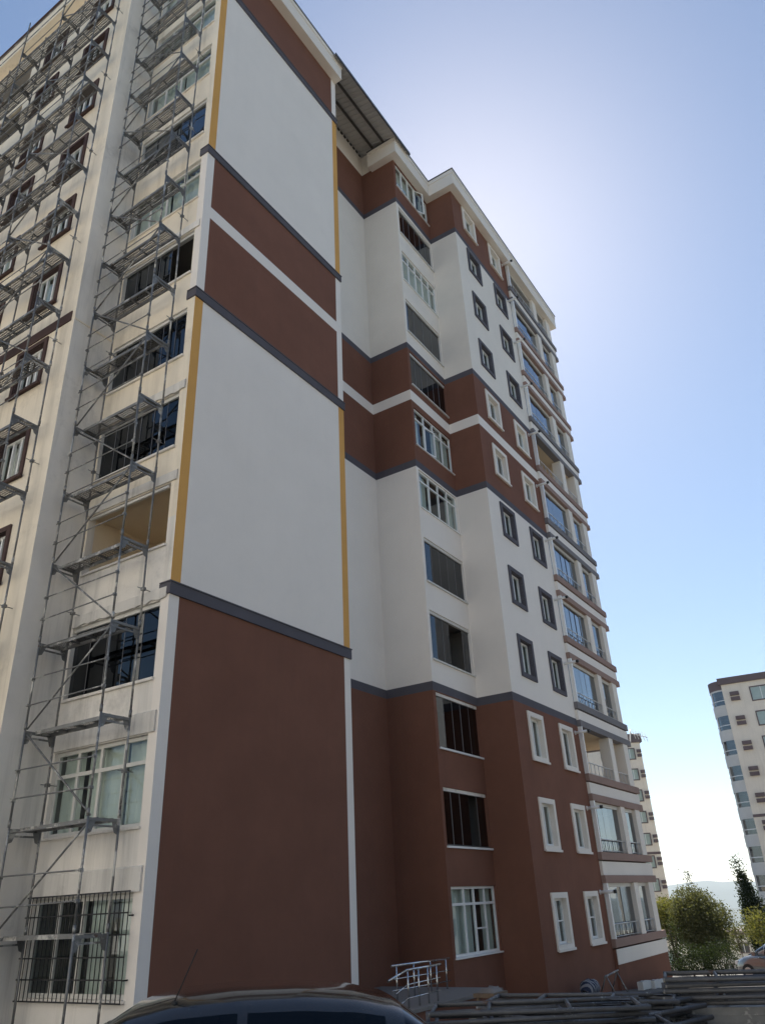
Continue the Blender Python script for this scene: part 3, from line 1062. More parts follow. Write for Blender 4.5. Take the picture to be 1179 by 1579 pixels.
# ------------------------------------------------------------------ scaffolding
def scaffold(name, label, xo, xi, ys, levels, zigzag, ground):
    t = thing(name, label, 'scaffold', (xo, ys[0], ground), 0, 'scaffold towers on the old facade')
    off = Vector((xo, ys[0], ground))

    def sub(mb, nm, parent=t):
        o = mb.build(nm, parent)
        if parent is t:
            o.location = -off
        return o
    # frames: two posts, a transom and gusset plates per level
    for k in range(-2, levels):
        z = 1.68 + 1.88 * k
        for y in ys:
            mb = MB()
            jt = rnd.uniform(-0.012, 0.012)
            zb = max(z, ground)
            for x in (xo, xi):
                mb.tube((x, y + jt, zb), (x, y - jt, z + 1.88), 0.0235, 'galvanised', 7)
                mb.tube((x, y + jt, zb + 0.0), (x, y + jt, zb + 0.14), 0.032, 'galvanised', 7)
            if z > ground:
                mb.box((xo, xi), (y - 0.02, y + 0.02), (z - 0.075, z - 0.02), 'galvanised')
                mb.box((xo, xi), (y - 0.014, y + 0.014), (z - 0.17, z - 0.135), 'galvanised')
                for x, sg in ((xo, 1), (xi, -1)):
                    mb.poly([(x, y - 0.004, z - 0.02), (x + sg * 0.17, y - 0.004, z - 0.08), (x + sg * 0.10, y - 0.004, z - 0.26), (x, y - 0.004, z - 0.30)], 'galvanised')
            sub(mb, 'frame')
    def platform(y0, y1, z):
        mb = MB()
        xa, xb = xo + 0.22, xi - 0.11
        zt_ = z + 0.0
        mb.box((xa, xa + 0.03), (y0 + 0.03, y1 - 0.03), (zt_ - 0.075, zt_), 'galvanised')
        mb.box((xb - 0.03, xb), (y0 + 0.03, y1 - 0.03), (zt_ - 0.075, zt_), 'galvanised')
        n = 4
        for k in range(n + 1):
            y = y0 + 0.05 + (y1 - y0 - 0.13) * k / n
            mb.box((xa + 0.031, xb - 0.031), (y, y + 0.03), (zt_ - 0.06, zt_ - 0.012), 'galvanised')
        mb.poly([(xa + 0.03, y0 + 0.03, zt_ - 0.01), (xb - 0.03, y0 + 0.03, zt_ - 0.01), (xb - 0.03, y1 - 0.03, zt_ - 0.01), (xa + 0.03, y1 - 0.03, zt_ - 0.01)], 'perforated_deck')
        return mb
    for k in range(-1, levels):
        z = 1.68 + 1.88 * k
        for bay, (y0, y1) in enumerate(zip(ys, ys[1:])):
            o = sub(platform(y0, y1, z), 'platform')
            for h in (0.52, 1.02):
                if rnd.random() < 0.06:
                    continue
                r = MB()
                hh = h + rnd.uniform(-0.03, 0.03)
                r.tube((xo - 0.03, y0 - 0.06, z + hh), (xo - 0.03, y1 + 0.06, z + hh + rnd.uniform(-0.04, 0.04)), 0.015, 'galvanised', 6)
                for y in (y0, y1):
                    r.box((xo - 0.05, xo + 0.03), (y - 0.02, y + 0.02), (z + hh - 0.03, z + hh + 0.03), 'galvanised')
                sub(r, 'guard_rail')
            if bay in zigzag:
                d = MB()
                a, b_ = (y1, y0) if k % 2 else (y0, y1)
                d.tube((xo + 0.04, a, z + 0.02), (xo + 0.04, b_, z + 1.80), 0.02, 'galvanised', 6)
                sub(d, 'diagonal_brace')
            if (k + bay) % 2 == 0:
                # horizontal plan brace between outer post and far inner post
                d = MB()
                d.tube((xo + 0.05, y1, z - 0.10), (xo + 0.05, y0, z - 0.10), 0.014, 'galvanised', 5)
                sub(d, 'ledger')
        if k % 2 == 0:
            for y in ys:
                w = MB()
                zz_ = z + 0.85
                w.tube((xi - 0.16, y, zz_), (xi + 0.22, y, zz_), 0.010, 'galvanised', 5)
                w.box((xi - 0.04, xi + 0.04), (y - 0.045, y + 0.045), (zz_ - 0.035, zz_ + 0.035), 'galvanised')
                sub(w, 'wall_tie')
    for y in ys:
        for x in (xo, xi):
            fp = MB()
            fp.tube((x, y, ground), (x, y, ground + 0.2), 0.02, 'galvanised', 6)
            fp.box((x - 0.08, x + 0.08), (y - 0.08, y + 0.08), (ground + 0.002, ground + 0.014), 'galvanised')
            sub(fp, 'foot')
    return t


scaffold('scaffold_tower', 'single bay galvanised scaffold tower in front of the windows beside the gable wall', 9.50, 10.20, (12.58, 14.95), 16, (0,), ground_z(9.8, 13.5))
scaffold('scaffold_tower', 'wide run of scaffold across the protruding cream wing with brown framed windows', 8.26, 8.96, (15.66, 18.05, 20.48, 22.9, 25.3, 27.7), 16, (0, 3), ground_z(8.6, 18))

# ------------------------------------------------------------------ far blocks
def far_window(parent, f, u, z, wd, hg, frame='far_brown', pane='reflective_glass', curtain=False):
    mb = MB(f)
    e = 0.12
    for (a, b_, c_, d) in ((u, u + wd, z, z + e), (u, u + wd, z + hg - e, z + hg), (u, u + e, z + e, z + hg - e), (u + wd - e, u + wd, z + e, z + hg - e)):
        mb.box((a, b_), (0.002, 0.08), (c_, d), frame)
    mb.box((u + wd / 2 - 0.04, u + wd / 2 + 0.04), (0.002, 0.05), (z + e, z + hg - e), 'white_pvc')
    w = mb.build('window', parent)
    gp = MB(f)
    gp.poly([(u + e, 0.012, z + e), (u + wd - e, 0.012, z + e), (u + wd - e, 0.012, z + hg - e), (u + e, 0.012, z + hg - e)], pane)
    gp.build('pane', w)
    if curtain:
        c_ = MB(f)
        c_.poly([(u + e, 0.006, z + e), (u + wd - e, 0.006, z + e), (u + wd - e, 0.006, z + hg - e), (u + e, 0.006, z + hg - e)], 'curtain_cloth')
        c_.build('curtain', w)
    return w


def block_shell(parent, W, D, z0, z1, mat, cap, cap_h=0.9, ov=0.4):
    mb = MB()
    mb.box((0, W), (0, D), (z0, z1), mat)
    mb.build('wall', parent)
    mb = MB()
    mb.box((-ov, W + ov), (-ov, D + ov), (z1 + 0.002, z1 + cap_h), cap)
    mb.build('roof', parent)


# block on the right: corner faces us, bow balconies on its left side
dF, azF = 100.0, R(81.0)
c0 = Vector((dF * math.sin(azF), dF * math.cos(azF), 0))
ang = -azF + R(-3)
f2 = thing('apartment_building', 'pale cream block with rounded bow balconies down its edge, behind the cypress', 'apartment building', (c0.x, c0.y, -10), ang)
# local: x to the right along facade, y away from us, z up (origin z = -10)
TOP = 31.6
block_shell(f2, 22, 16, -4, TOP, 'far_cream', 'far_brown', 0.75, 0.3)
ff = lambda u, w, z: (u, -w, z)
fs = lambda u, w, z: (-w, u, z)
for i in range(11):
    z = TOP - 2.35 - 2.83 * i
    for u in (3.1, 6.9, 11.0, 15.0):
        far_window(f2, ff, u - 0.15, z, 2.35, 1.7, 'far_brown', 'clear_glass', True)
    lv = MB(ff)
    lv.box((0.75, 1.75), (0.002, 0.35), (z + 0.95, z + 1.35), 'far_brown')
    lv.box((0.75, 1.75), (0.002, 0.35), (z + 0.35, z + 0.75), 'far_brown')
    lv.build('louvre', f2)
    # bow balcony on the side wall
    for yc, rr in ((1.9, 1.75), (6.2, 1.75)):
        n = 9
        arc = [(yc + rr * math.cos(math.pi * k / n), rr * 0.9 * math.sin(math.pi * k / n)) for k in range(n + 1)]
        mb = MB(fs)
        for (za, zb, k_, mt) in ((z - 1.0, z + 0.05, 1.0, 'far_white'), (z + 1.65, z + 1.82, 1.0, 'far_white')):
            mb.grid([[(u, w * k_, za) for u, w in arc], [(u, w * k_, zb) for u, w in arc]], mt)
            mb.poly([(u, w, zb) for u, w in arc], mt)
            mb.poly([(u, w, za) for u, w in arc], mt)
        if i == 0:
            mb.grid([[(u, w, z + 1.82) for u, w in arc], [(u, w, z + 2.9) for u, w in arc]], 'far_brown')
        bal = mb.build('balcony', f2)
        for k in range(n):
            (ua, wa), (ub, wb) = arc[k], arc[k + 1]
            gp = MB(fs)
            gp.poly([(ua, wa * 0.96, z + 0.06), (ub, wb * 0.96, z + 0.06), (ub, wb * 0.96, z + 1.64), (ua, wa * 0.96, z + 1.64)], 'reflective_glass')
            gp.build('pane', bal)
        ps = MB(fs)
        for k in (0, 3, 6, 9):
            u, w = arc[k]
            ps.box((u - 0.08, u + 0.08), (w - 0.1, w + 0.02), (z + 0.052, z + 1.648), 'far_white')
        ps.grid([[(u, w * 1.0, z + 0.52) for u, w in arc], [(u, w * 1.0, z + 0.60) for u, w in arc]], 'white_pvc')
        ps.build('railing', bal)
ln = MB(ff)
ln.box((-0.02, 22), (0.001, 0.06), (TOP - 2.83 * 6 + 2.2, TOP - 2.83 * 6 + 2.5), 'far_brown')
ln.build('moulding', f2)

# block further down the slope, seen past the end of the balconies
dF, azF = 120.0, R(75.0)
c0 = Vector((dF * math.sin(azF), dF * math.cos(azF), 0))
ang = -azF + R(15)
f1 = thing('apartment_building', 'narrow pale block with dark parapet showing just past the balcony end', 'apartment building', (c0.x, c0.y, -12), ang)
TOP1 = 31.3
mb = MB()
mb.box((-18, 0), (0, 34), (-4, TOP1), 'far_cream')
mb.build('wall', f1)
mb = MB()
mb.box((-18.3, 0.3), (-0.3, 17), (TOP1 + 0.002, TOP1 + 1.2), 'far_brown')
mb.box((-17, 0.9), (17.001, 34.5), (TOP1 - 0.4, TOP1 + 0.25), 'far_brown')
mb.build('roof', f1)
fr = lambda u, w, z: (w, u, z)
for i in range(11):
    z = TOP1 - 2.35 - 2.83 * i
    for u in (-2.2, -5.6, -9.2):
        far_window(f1, ff, u - 0.2, z, 1.5, 1.6, 'far_brown', 'clear_glass', True)
    lv = MB(ff)
    lv.box((-0.62, -0.05), (0.002, 0.3), (z + 0.95, z + 1.35), 'far_brown')
    lv.box((-0.62, -0.05), (0.002, 0.3), (z + 0.35, z + 0.75), 'far_brown')
    lv.build('louvre', f1)
    for u in (4.0, 11.0, 19.0, 26.0):
        far_window(f1, fr, u, z, 2.2, 1.65, 'far_brown', 'clear_glass', True)
ln = MB(ff)
ln.box((-18, 0.02), (0.001, 0.08), (TOP1 - 2.83 * 6 + 2.2, TOP1 - 2.83 * 6 + 2.5), 'far_brown')
ln.build('moulding', f1)


# unseen neighbouring blocks across the street: they stand in the window reflections and bounce the sun
def neighbour(label, x, y, rz, W, D, zt_, cols, faces, mat='far_white', floors=9):
    t = thing('apartment_building', label, 'apartment building', (x, y, ground_z(x, y)), rz)
    block_shell(t, W, D, -3, zt_, mat, 'far_brown', 0.9)
    fm = {'f': (lambda u, w, z: (u, -w, z), W), 'b': (lambda u, w, z: (W - u, D + w, z), W), 'l': (lambda u, w, z: (-w, D - u, z), D), 'r': (lambda u, w, z: (W + w, u, z), D)}
    for fc in faces:
        f, L = fm[fc]
        n = max(2, int(L / cols))
        for i in range(floors):
            z = zt_ - 2.3 - 2.83 * i
            if z < 0.5:
                continue
            for k in range(n):
                u = L * (k + 0.5) / n - 0.9
                far_window(t, f, u, z, 1.8, 1.5, 'far_brown', 'reflective_glass')
    return t


neighbour('white block across the road reflected in the lower balcony glass', 66, -34, R(12), 26, 16, 26, 3.6, 'bl', 'bounce_white')
neighbour('unseen cream block added behind the photographer to shape light on the gable', -16, -44, R(4), 40, 14, 24, 4.0, 'b', 'bounce_white', 7)  # added out of view to shape the light on the walls opposite
neighbour('long unseen white block added to bounce sun onto the scaffolded wing', -36, -8, R(-3), 13, 56, 29, 4.0, 'r', 'bounce_white', 8)  # placed close and tall to bounce sun onto the shaded wing


# ------------------------------------------------------------------ trees and shrubs
def leaf_cloud(name, parent, lobes, n, size, mat, seed, flat=0.0):
    """Leaf-sized faces spread through overlapping lobes (cx, cy, cz, rx, ry, rz)."""
    r = random.Random(seed)
    mb = MB()
    vol = [l[3] * l[4] * l[5] for l in lobes]
    tot = sum(vol)
    for (cx, cy, cz, rx, ry, rz), v in zip(lobes, vol):
        clumps = max(4, int(n * v / tot / 14))
        for _ in range(clumps):
            d = Vector((r.gauss(0, 1), r.gauss(0, 1), r.gauss(0, 1))).normalized() * (r.random() ** 0.42)
            p = Vector((cx + d.x * rx, cy + d.y * ry, cz + d.z * rz))
            cs = size * r.uniform(1.2, 2.6)
            for _ in range(14):
                q = p + Vector((r.gauss(0, 1), r.gauss(0, 1), r.gauss(0, 0.8))) * cs
                a = Vector((r.gauss(0, 1), r.gauss(0, 1), r.gauss(0, 1))).normalized()
                b_ = a.orthogonal().normalized()
                c_ = a.cross(b_)
                s_ = size * r.uniform(0.5, 1.2)
                mb.poly([tuple(q - b_ * s_ * 0.9), tuple(q + c_ * s_ * 0.45), tuple(q + b_ * s_ * 0.9), tuple(q - c_ * s_ * 0.45)], mat)
    return mb.build(name, parent)


def tree(name, label, x, y, lobes, n, size, mat, trunk_h, trunk_r, seed, cat='tree', group=None, limbs=5):
    t = thing(name, label, cat, (x, y, ground_z(x, y)), 0, group)
    mb = MB()
    r = random.Random(seed)
    top = Vector((r.uniform(-.2, .2), r.uniform(-.2, .2), trunk_h))
    prev = Vector((0, 0, -0.2))
    for k in range(1, 6):
        q = top * (k / 5) + Vector((r.uniform(-.05, .05), r.uniform(-.05, .05), 0))
        mb.tube(tuple(prev), tuple(q), trunk_r * (1.1 - 0.16 * k), 'bark', 7)
        prev = q
    for k in range(limbs):
        l = lobes[k % len(lobes)]
        e = Vector((l[0] + r.uniform(-.4, .4), l[1] + r.uniform(-.4, .4), l[2] + r.uniform(-.3, .5)))
        mb.tube(tuple(top * r.uniform(0.55, 0.95)), tuple(e), trunk_r * 0.35, 'bark', 5)
    mb.build('trunk', t)
    leaf_cloud('crown', t, lobes, n, size, mat, seed)
    return t


def polar(az, d):
    return d * math.sin(R(az)), d * math.cos(R(az))


x, y = polar(76.55, 55)
tree('leafy_tree', 'broad olive green tree with dense rounded crown behind the hedge balls', x, y,
     [(0, 0, 2.3, 2.0, 1.9, 1.5), (-1.2, -0.2, 1.9, 1.4, 1.3, 1.2), (1.1, 0.3, 1.8, 1.3, 1.2, 1.0), (0.1, 0.2, 3.5, 1.3, 1.2, 0.9), (-0.8, 0.3, 3.0, 1.4, 1.2, 1.0), (1.5, -0.6, 1.2, 0.8, 0.7, 0.7), (0.9, 0, 2.8, 0.8, 0.8, 0.8)], 36000, 0.08, 'leaf_olive', 1.6, 0.16, 11)
x, y = polar(74.75, 57)
tree('leafy_tree', 'pale yellow green tree close to the end of the balconies', x, y,
     [(0, 0, 2.6, 1.2, 1.2, 1.2), (0.5, 0.2, 3.3, 0.8, 0.8, 0.8), (-0.7, 0, 3.0, 1.0, 1.0, 0.9)], 9000, 0.075, 'leaf_yellow', 1.8, 0.11, 12)
x, y = polar(74.85, 48)
tree('conifer', 'dark narrow conifer shrub at the foot of the pale yellow green tree', x, y,
     [(0, 0, 0.8, 0.5, 0.5, 0.9), (0, 0, 1.9, 0.34, 0.34, 0.8), (0.1, 0, 0.4, 0.7, 0.7, 0.5)], 2400, 0.06, 'leaf_dark', 0.8, 0.07, 13)
x, y = polar(76.35, 90)
tree('conifer', 'thin pointed spruce top rising over the broad olive tree', x, y,
     [(0, 0, 3 + k * 0.9, 1.3 * (1 - k / 9), 1.3 * (1 - k / 9), 0.7) for k in range(9)], 2400, 0.12, 'leaf_dark', 8.2, 0.14, 14, limbs=0)
for (az, d, rr, hh, lab) in ((75.55, 46, 0.78, 0.74, 'dark clipped hedge ball nearest the narrow conifer shrub'), (76.35, 45, 0.72, 0.66, 'middle dark clipped hedge ball under the broad tree'), (77.35, 44.5, 0.95, 0.8, 'round clipped hedge ball beside the parked cars')):
    x, y = polar(az, d)
    tree('hedge_bush', lab, x, y, [(0, 0, hh, rr, rr, hh)], 3000, 0.05, 'leaf_dark', 0.4, 0.05, int(az * 10), 'bush', 'clipped hedge balls', 0)
x, y = polar(79.75, 76)
tree('cypress', 'slender dark cypress tree in front of the bow balconies', x, y,
     [(-0.015 * k, 0.075 * k - 0.5, 0.6 + k * 0.62, 0.2 + 1.05 * math.sin(math.pi * min(1, (k + 1.5) / 14)) ** 0.8 * (1 - k / 18), 0.2 + 1.05 * math.sin(math.pi * min(1, (k + 1.5) / 14)) ** 0.8 * (1 - k / 18), 0.6) for k in range(14)], 26000, 0.11, 'leaf_dark', 6.5, 0.13, 16, limbs=0)
x, y = polar(79.85, 52)
tree('leafy_tree', 'young yellow leaved tree in front of the cypress foot', x, y,
     [(0, 0, 2.3, 1.0, 1.0, 0.8), (0.7, 0.2, 1.8, 0.8, 0.8, 0.7), (-0.7, -0.1, 1.6, 0.6, 0.6, 0.5)], 1900, 0.085, 'leaf_yellow', 1.6, 0.06, 17)
x, y = polar(78.6, 50)
tree('leafy_tree', 'small thin tree between the broad tree and the yellow leaved one', x, y,
     [(0, 0, 1.7, 0.5, 0.5, 0.6), (-0.4, 0.2, 1.3, 0.4, 0.4, 0.4)], 700, 0.075, 'leaf_olive', 1.2, 0.04, 18)

# unseen conifers added behind the camera to darken the lower floors; glass reflects them
for k, (x, y, hh) in enumerate(((2, -9.5, 9), (9, -10.5, 10), (16.5, -9, 9.5), (24, -10, 10.5))):
    sc_ = hh / 9.0
    tree('conifer', ('added unseen conifer blocking light at the yard edge, %s one from the road end' % ('first', 'second', 'third', 'fourth', 'fifth', 'sixth')[k]), x, y,
         [(0, 0, (1.2 + j * 1.0) * sc_, 2.6 * (1 - j / 9), 2.6 * (1 - j / 9), 0.8 * sc_) for j in range(8)], 5000, 0.22, 'leaf_dark', 8.5 * sc_, 0.2, 40 + k, group='unseen conifers added along the yard edge', limbs=0)

# small pale house and retaining wall down the slope behind the parked cars
x, y = polar(78.9, 150)
h = thing('house', 'low pale house with flat roof far behind the parked cars', 'house', (x, y, ground_z(x, y)), -R(79))
mb = MB()
mb.box((-5, 5), (0, 8), (-2, 9), 'far_white')
mb.build('wall', h)
mb = MB()
mb.box((-5.4, 5.4), (-0.4, 8.4), (9.002, 9.5), 'far_brown')
mb.build('roof', h)
for i in range(3):
    for k in range(3):
        far_window(h, ff, -4 + k * 2.8, 0.8 + i * 2.8, 1.5, 1.5)


# ------------------------------------------------------------------ cars
def make_car(label, loc, rz, paint, antenna=True, group=None):
    """Hatchback; local +x is the front."""
    t = thing('parked_car', label, 'car', loc, rz, group)
    belt = 0.92
    prof = [(-1.98, 0.93), (-1.80, 1.17), (-1.55, 1.33), (-1.2, 1.405), (-0.8, 1.445), (-0.3, 1.46), (0.1, 1.445), (0.42, 1.385), (0.75, 1.22), (1.05, 1.05), (1.28, 0.925)]

    def interp(tab, x):
        for (a, za), (b_, zb) in zip(tab, tab[1:]):
            if a <= x <= b_:
                tt = (x - a) / (b_ - a)
                tt = tt * tt * (3 - 2 * tt) * 0.35 + tt * 0.65
                return za + (zb - za) * tt
        return tab[-1][1]
    NX, NT = 44, 30
    xs_ = [-1.98 + 3.26 * i / NX for i in range(NX + 1)]

    def sec(x, th):
        h = max(0.0, interp(prof, x) - belt)
        c_, s_ = math.cos(th), math.sin(th)
        yy = math.copysign(abs(c_) ** 0.42, c_) * (0.80 - 0.07 * max(0, (abs(x + 0.35) - 1.0)))
        zz_ = abs(s_) ** 0.62
        yy *= 1 - 0.20 * zz_ * (h / 0.53)
        return (x, yy, belt + h * zz_)
    body, glass_f, glass_r = MB(), MB(), MB()
    sides = {(a, b_): MB() for a in (0, 1) for b_ in (0, 1)}
    for i in range(NX):
        for j in range(NT):
            t0, t1 = math.pi * j / NT, math.pi * (j + 1) / NT
            q = [sec(xs_[i], t0), sec(xs_[i + 1], t0), sec(xs_[i + 1], t1), sec(xs_[i], t1)]
            xm = (xs_[i] + xs_[i + 1]) / 2
            tm = (t0 + t1) / 2
            side = tm < 0.80 or tm > math.pi - 0.80
            dst = body
            if xm > 0.50 and 0.34 < tm < math.pi - 0.34:
                dst = glass_f
            elif xm < -1.62 and 0.45 < tm < math.pi - 0.45:
                dst = glass_r
            elif side and -1.45 < xm < 0.42 and not (-0.46 < xm < -0.38):
                sd = min(tm, math.pi - tm)
                if sd > 0.03 and sd < 0.62:
                    dst = sides[(int(xm > -0.42), int(tm > 1.5))]
            dst.poly(q, paint if dst is body else 'car_glass', True)
    # lower body: cross sections from bumper to bumper
    low = [(-2.08, 0.74, 0.35, 0.60), (-2.02, 0.80, 0.28, 0.80), (-1.85, 0.84, 0.24, 0.92), (-1.2, 0.865, 0.22, 0.93), (0.0, 0.87, 0.22, 0.92), (1.0, 0.865, 0.22, 0.93), (1.5, 0.84, 0.22, 0.86), (1.85, 0.80, 0.24, 0.74), (2.02, 0.70, 0.30, 0.58)]
    rows = []
    for (x, hw, zb, zt_) in low:
        rows.append([(x, -hw * 0.9, zb), (x, -hw, zb + 0.12), (x, -hw, zb + 0.3 * (zt_ - zb) + 0.1), (x, -hw * 0.985, zt_ - 0.12), (x, -hw * 0.92, zt_ - 0.02), (x, -hw * 0.5, zt_ + 0.02), (x, 0, zt_ + 0.03), (x, hw * 0.5, zt_ + 0.02), (x, hw * 0.92, zt_ - 0.02), (x, hw * 0.985, zt_ - 0.12), (x, hw, zb + 0.3 * (zt_ - zb) + 0.1), (x, hw, zb + 0.12), (x, hw * 0.9, zb)])
    body.grid(rows, paint)
    body.poly(rows[0], paint)
    body.poly(rows[-1], paint)
    ob = body.build('body', t)
    bm = bmesh.new()
    bm.from_mesh(ob.data)
    bmesh.ops.remove_doubles(bm, verts=bm.verts, dist=0.0015)
    bmesh.ops.recalc_face_normals(bm, faces=bm.faces)
    bm.to_mesh(ob.data)
    bm.free()
    for gm, nm in [(glass_f, 'windscreen'), (glass_r, 'rear_window')] + [(q, 'side_window') for q in sides.values()]:
        og = gm.build(nm, t)
        bm = bmesh.new()
        bm.from_mesh(og.data)
        bmesh.ops.remove_doubles(bm, verts=bm.verts, dist=0.0015)
        bm.to_mesh(og.data)
        bm.free()
    seal = MB()
    for sg in (0.30, math.pi - 0.30):
        pts_ = [sec(0.48 + (1.24 - 0.48) * k / 8, sg) for k in range(9)]
        for a, b_ in zip(pts_, pts_[1:]):
            seal.tube((a[0], a[1] * 1.003, a[2] + 0.006), (b_[0], b_[1] * 1.003, b_[2] + 0.006), 0.014, 'rubber', 5)
    seal.build('seal', t)
    dash = MB()
    dash.box((0.55, 1.1), (-0.66, 0.66), (0.6, 0.93), 'rubber')
    dash.box((-1.7, -1.0), (-0.62, 0.62), (0.5, 0.93), 'rubber')
    for yy in (-0.36, 0.36):
        dash.box((-0.35, -0.18), (yy - 0.22, yy + 0.22), (0.5, 1.22), 'rubber')
    dash.build('interior', t)
    for xw in (-1.28, 1.30):
        for sg in (-1, 1):
            w = MB()
            w.tube((xw, sg * 0.70, 0.30), (xw, sg * 0.885, 0.30), 0.305, 'rubber', 22)
            wo = w.build('wheel', t)
            rm_ = MB()
            rm_.tube((xw, sg * 0.80, 0.30), (xw, sg * 0.895, 0.30), 0.19, 'rim_metal', 16)
            rm_.build('rim', wo)
    for sg in (-1, 1):
        hl = MB()
        hl.box((1.86, 2.0), (sg * 0.66 - 0.12, sg * 0.66 + 0.12), (0.56, 0.70), 'lamp_clear')
        hl.build('headlight', t)
        tl = MB()
        tl.box((-2.085, -1.97), (sg * 0.70 - 0.10, sg * 0.70 + 0.10), (0.62, 0.86), 'lamp_red')
        tl.build('tail_light', t)
        mr_ = MB()
        mr_.box((0.62, 0.78), (sg * 0.98 - 0.10, sg * 0.98 + 0.10), (0.92, 1.06), paint)
        mr_.box((0.66, 0.74), (min(sg * 0.82, sg * 0.9), max(sg * 0.82, sg * 0.9)), (0.93, 0.98), 'rubber')
        mr_.build('mirror', t)
        for xh in (-0.55, 0.25):
            dh = MB()
            dh.box((xh - 0.22, xh - 0.05), (sg * 0.872 - 0.012, sg * 0.872 + 0.012), (0.78, 0.81), 'rubber')
            dh.build('door_handle', t)
    np_ = MB()
    np_.box((-2.10, -2.081), (-0.26, 0.26), (0.50, 0.60), 'plate_white')
    np_.build('number_plate', t)
    if antenna:
        an = MB()
        an.tube((0.14, 0.50, 1.355), (0.12, 0.50, 1.40), 0.022, 'rubber', 6)
        an.tube((0.13, 0.50, 1.40), (-0.02, 0.50, 1.74), 0.005, 'rubber', 5)
        an.build('antenna', t)
    return t


x, y = polar(48.9, 7.55)
make_car('glossy black hatchback with roof aerial parked nearest, in front of the gable wall', (x - 0.55 * math.sin(R(41.4)), y + 0.55 * math.cos(R(41.4)), ground_z(x, y) - 0.0), R(90 - 48.9 + 90), 'car_black')
x, y = polar(80.9, 40)
make_car('silver car parked beside the round hedge ball', (x, y, ground_z(x, y)), R(60), 'car_silver', False, 'cars parked down the slope')
x, y = polar(82.0, 46)
make_car('white car parked behind the silver one', (x, y, ground_z(x, y)), R(55), 'car_pale', False, 'cars parked down the slope')


# ------------------------------------------------------------------ stacks of scaffold parts
def frame_proto():
    mb = MB()
    L, W_ = 2.0, 0.72
    for y in (0, W_):
        mb.tube((-L / 2, y - W_ / 2, 0), (L / 2, y - W_ / 2, 0), 0.0225, 'old_tube', 7)
    for x in (-0.98, -0.45, 0.3, 0.93):
        mb.tube((x, -W_ / 2, 0), (x, W_ / 2, 0), 0.02, 'old_tube', 6)
    for y, sg in ((-W_ / 2, 1), (W_ / 2, -1)):
        mb.poly([(0.93, y, 0.004), (0.93, y + sg * 0.16, 0.004), (0.75, y + sg * 0.10, 0.004), (0.68, y, 0.004)], 'old_tube')
    return mb.mesh('scaffold_section')


def deck_proto():
    mb = MB()
    mb.box((-1.2, 1.2), (-0.32, -0.29), (-0.036, 0.036), 'galvanised')
    mb.box((-1.2, 1.2), (0.29, 0.32), (-0.036, 0.036), 'galvanised')
    mb.box((-1.2, 1.2), (-0.289, 0.289), (0.020, 0.030), 'galvanised')
    for k in range(5):
        x = -1.17 + 2.31 * k / 4
        mb.box((x, x + 0.03), (-0.289, 0.289), (-0.03, 0.019), 'galvanised')
    for sx_ in (-1, 1):
        for yy in (-0.2, 0.2):
            mb.box((min(sx_ * 1.2, sx_ * 1.27), max(sx_ * 1.2, sx_ * 1.27)), (yy - 0.03, yy + 0.03), (-0.02, 0.036), 'galvanised')
    return mb.mesh('scaffold_plank')


FRAME, DECK = frame_proto(), deck_proto()


def pile(mesh, name, label, cat, group, cx, cy, z0, rz, n, step, jx=0.10, jy=0.05, ja=0.03):
    z = z0
    for k in range(n):
        o = bpy.data.objects.new(name, mesh)
        col.objects.link(o)
        o.location = (cx + rnd.uniform(-jx, jx) * math.cos(rz) - rnd.uniform(-jy, jy) * math.sin(rz), cy + rnd.uniform(-jx, jx) * math.sin(rz) + rnd.uniform(-jy, jy) * math.cos(rz), z)
        o.rotation_euler = (rnd.uniform(-0.008, 0.008), rnd.uniform(-0.008, 0.008), rz + rnd.uniform(-ja, ja))
        o['label'] = label if k < n - 1 else 'top ' + label
        o['category'] = cat
        o['group'] = group
        z += step


x, y = polar(66.4, 8.7)
pile(FRAME, 'scaffold_section', 'dark tubular scaffold frame lying in the low front pile', 'scaffold section', 'scaffold sections in the low front pile', x, y, ground_z(x, y) + 0.03, R(90 - 70 - 90 + 8), 22, 0.052, 0.16, 0.08, 0.06)
x, y = polar(64.4, 7.9)
pile(FRAME, 'scaffold_section', 'dark tubular scaffold frame lying in the lowest pile nearest the steps', 'scaffold section', 'scaffold sections in the lowest pile', x, y, ground_z(x, y) + 0.03, R(90 - 66 - 90 + 4), 15, 0.052, 0.16, 0.08, 0.06)
x, y = polar(70.2, 9.3)
pile(FRAME, 'scaffold_section', 'dark tubular scaffold frame in the slanted pile between front pile and deck stack', 'scaffold section', 'scaffold sections in the slanted pile', x, y, ground_z(x, y) + 0.03, R(90 - 72 - 90 + 52), 21, 0.051, 0.14, 0.12, 0.08)
x, y = polar(68.2, 9.9)
pile(FRAME, 'scaffold_section', 'dark tubular scaffold frame in the hindmost low pile nearest the brown wall', 'scaffold section', 'scaffold sections in the hindmost low pile', x, y, ground_z(x, y) + 0.03, R(90 - 70 - 90 - 6), 22, 0.051, 0.14, 0.10, 0.08)
x, y = polar(79.4, 10.4)
zg = ground_z(x, y)
pile(DECK, 'scaffold_plank', 'grey steel scaffold deck board in the tall stack under the frames', 'scaffold plank', 'scaffold planks in the tall stack', x, y, zg + 0.05, R(90 - 77 - 90 + 2), 13, 0.076, 0.03, 0.03, 0.012)
pile(FRAME, 'scaffold_section', 'dark scaffold frame lying on top of the grey deck stack', 'scaffold section', 'scaffold sections on the deck stack', x, y, zg + 0.05 + 13 * 0.076, R(90 - 77 - 90 + 2), 5, 0.054, 0.06, 0.05, 0.03)
x, y = polar(86.0, 9.2)
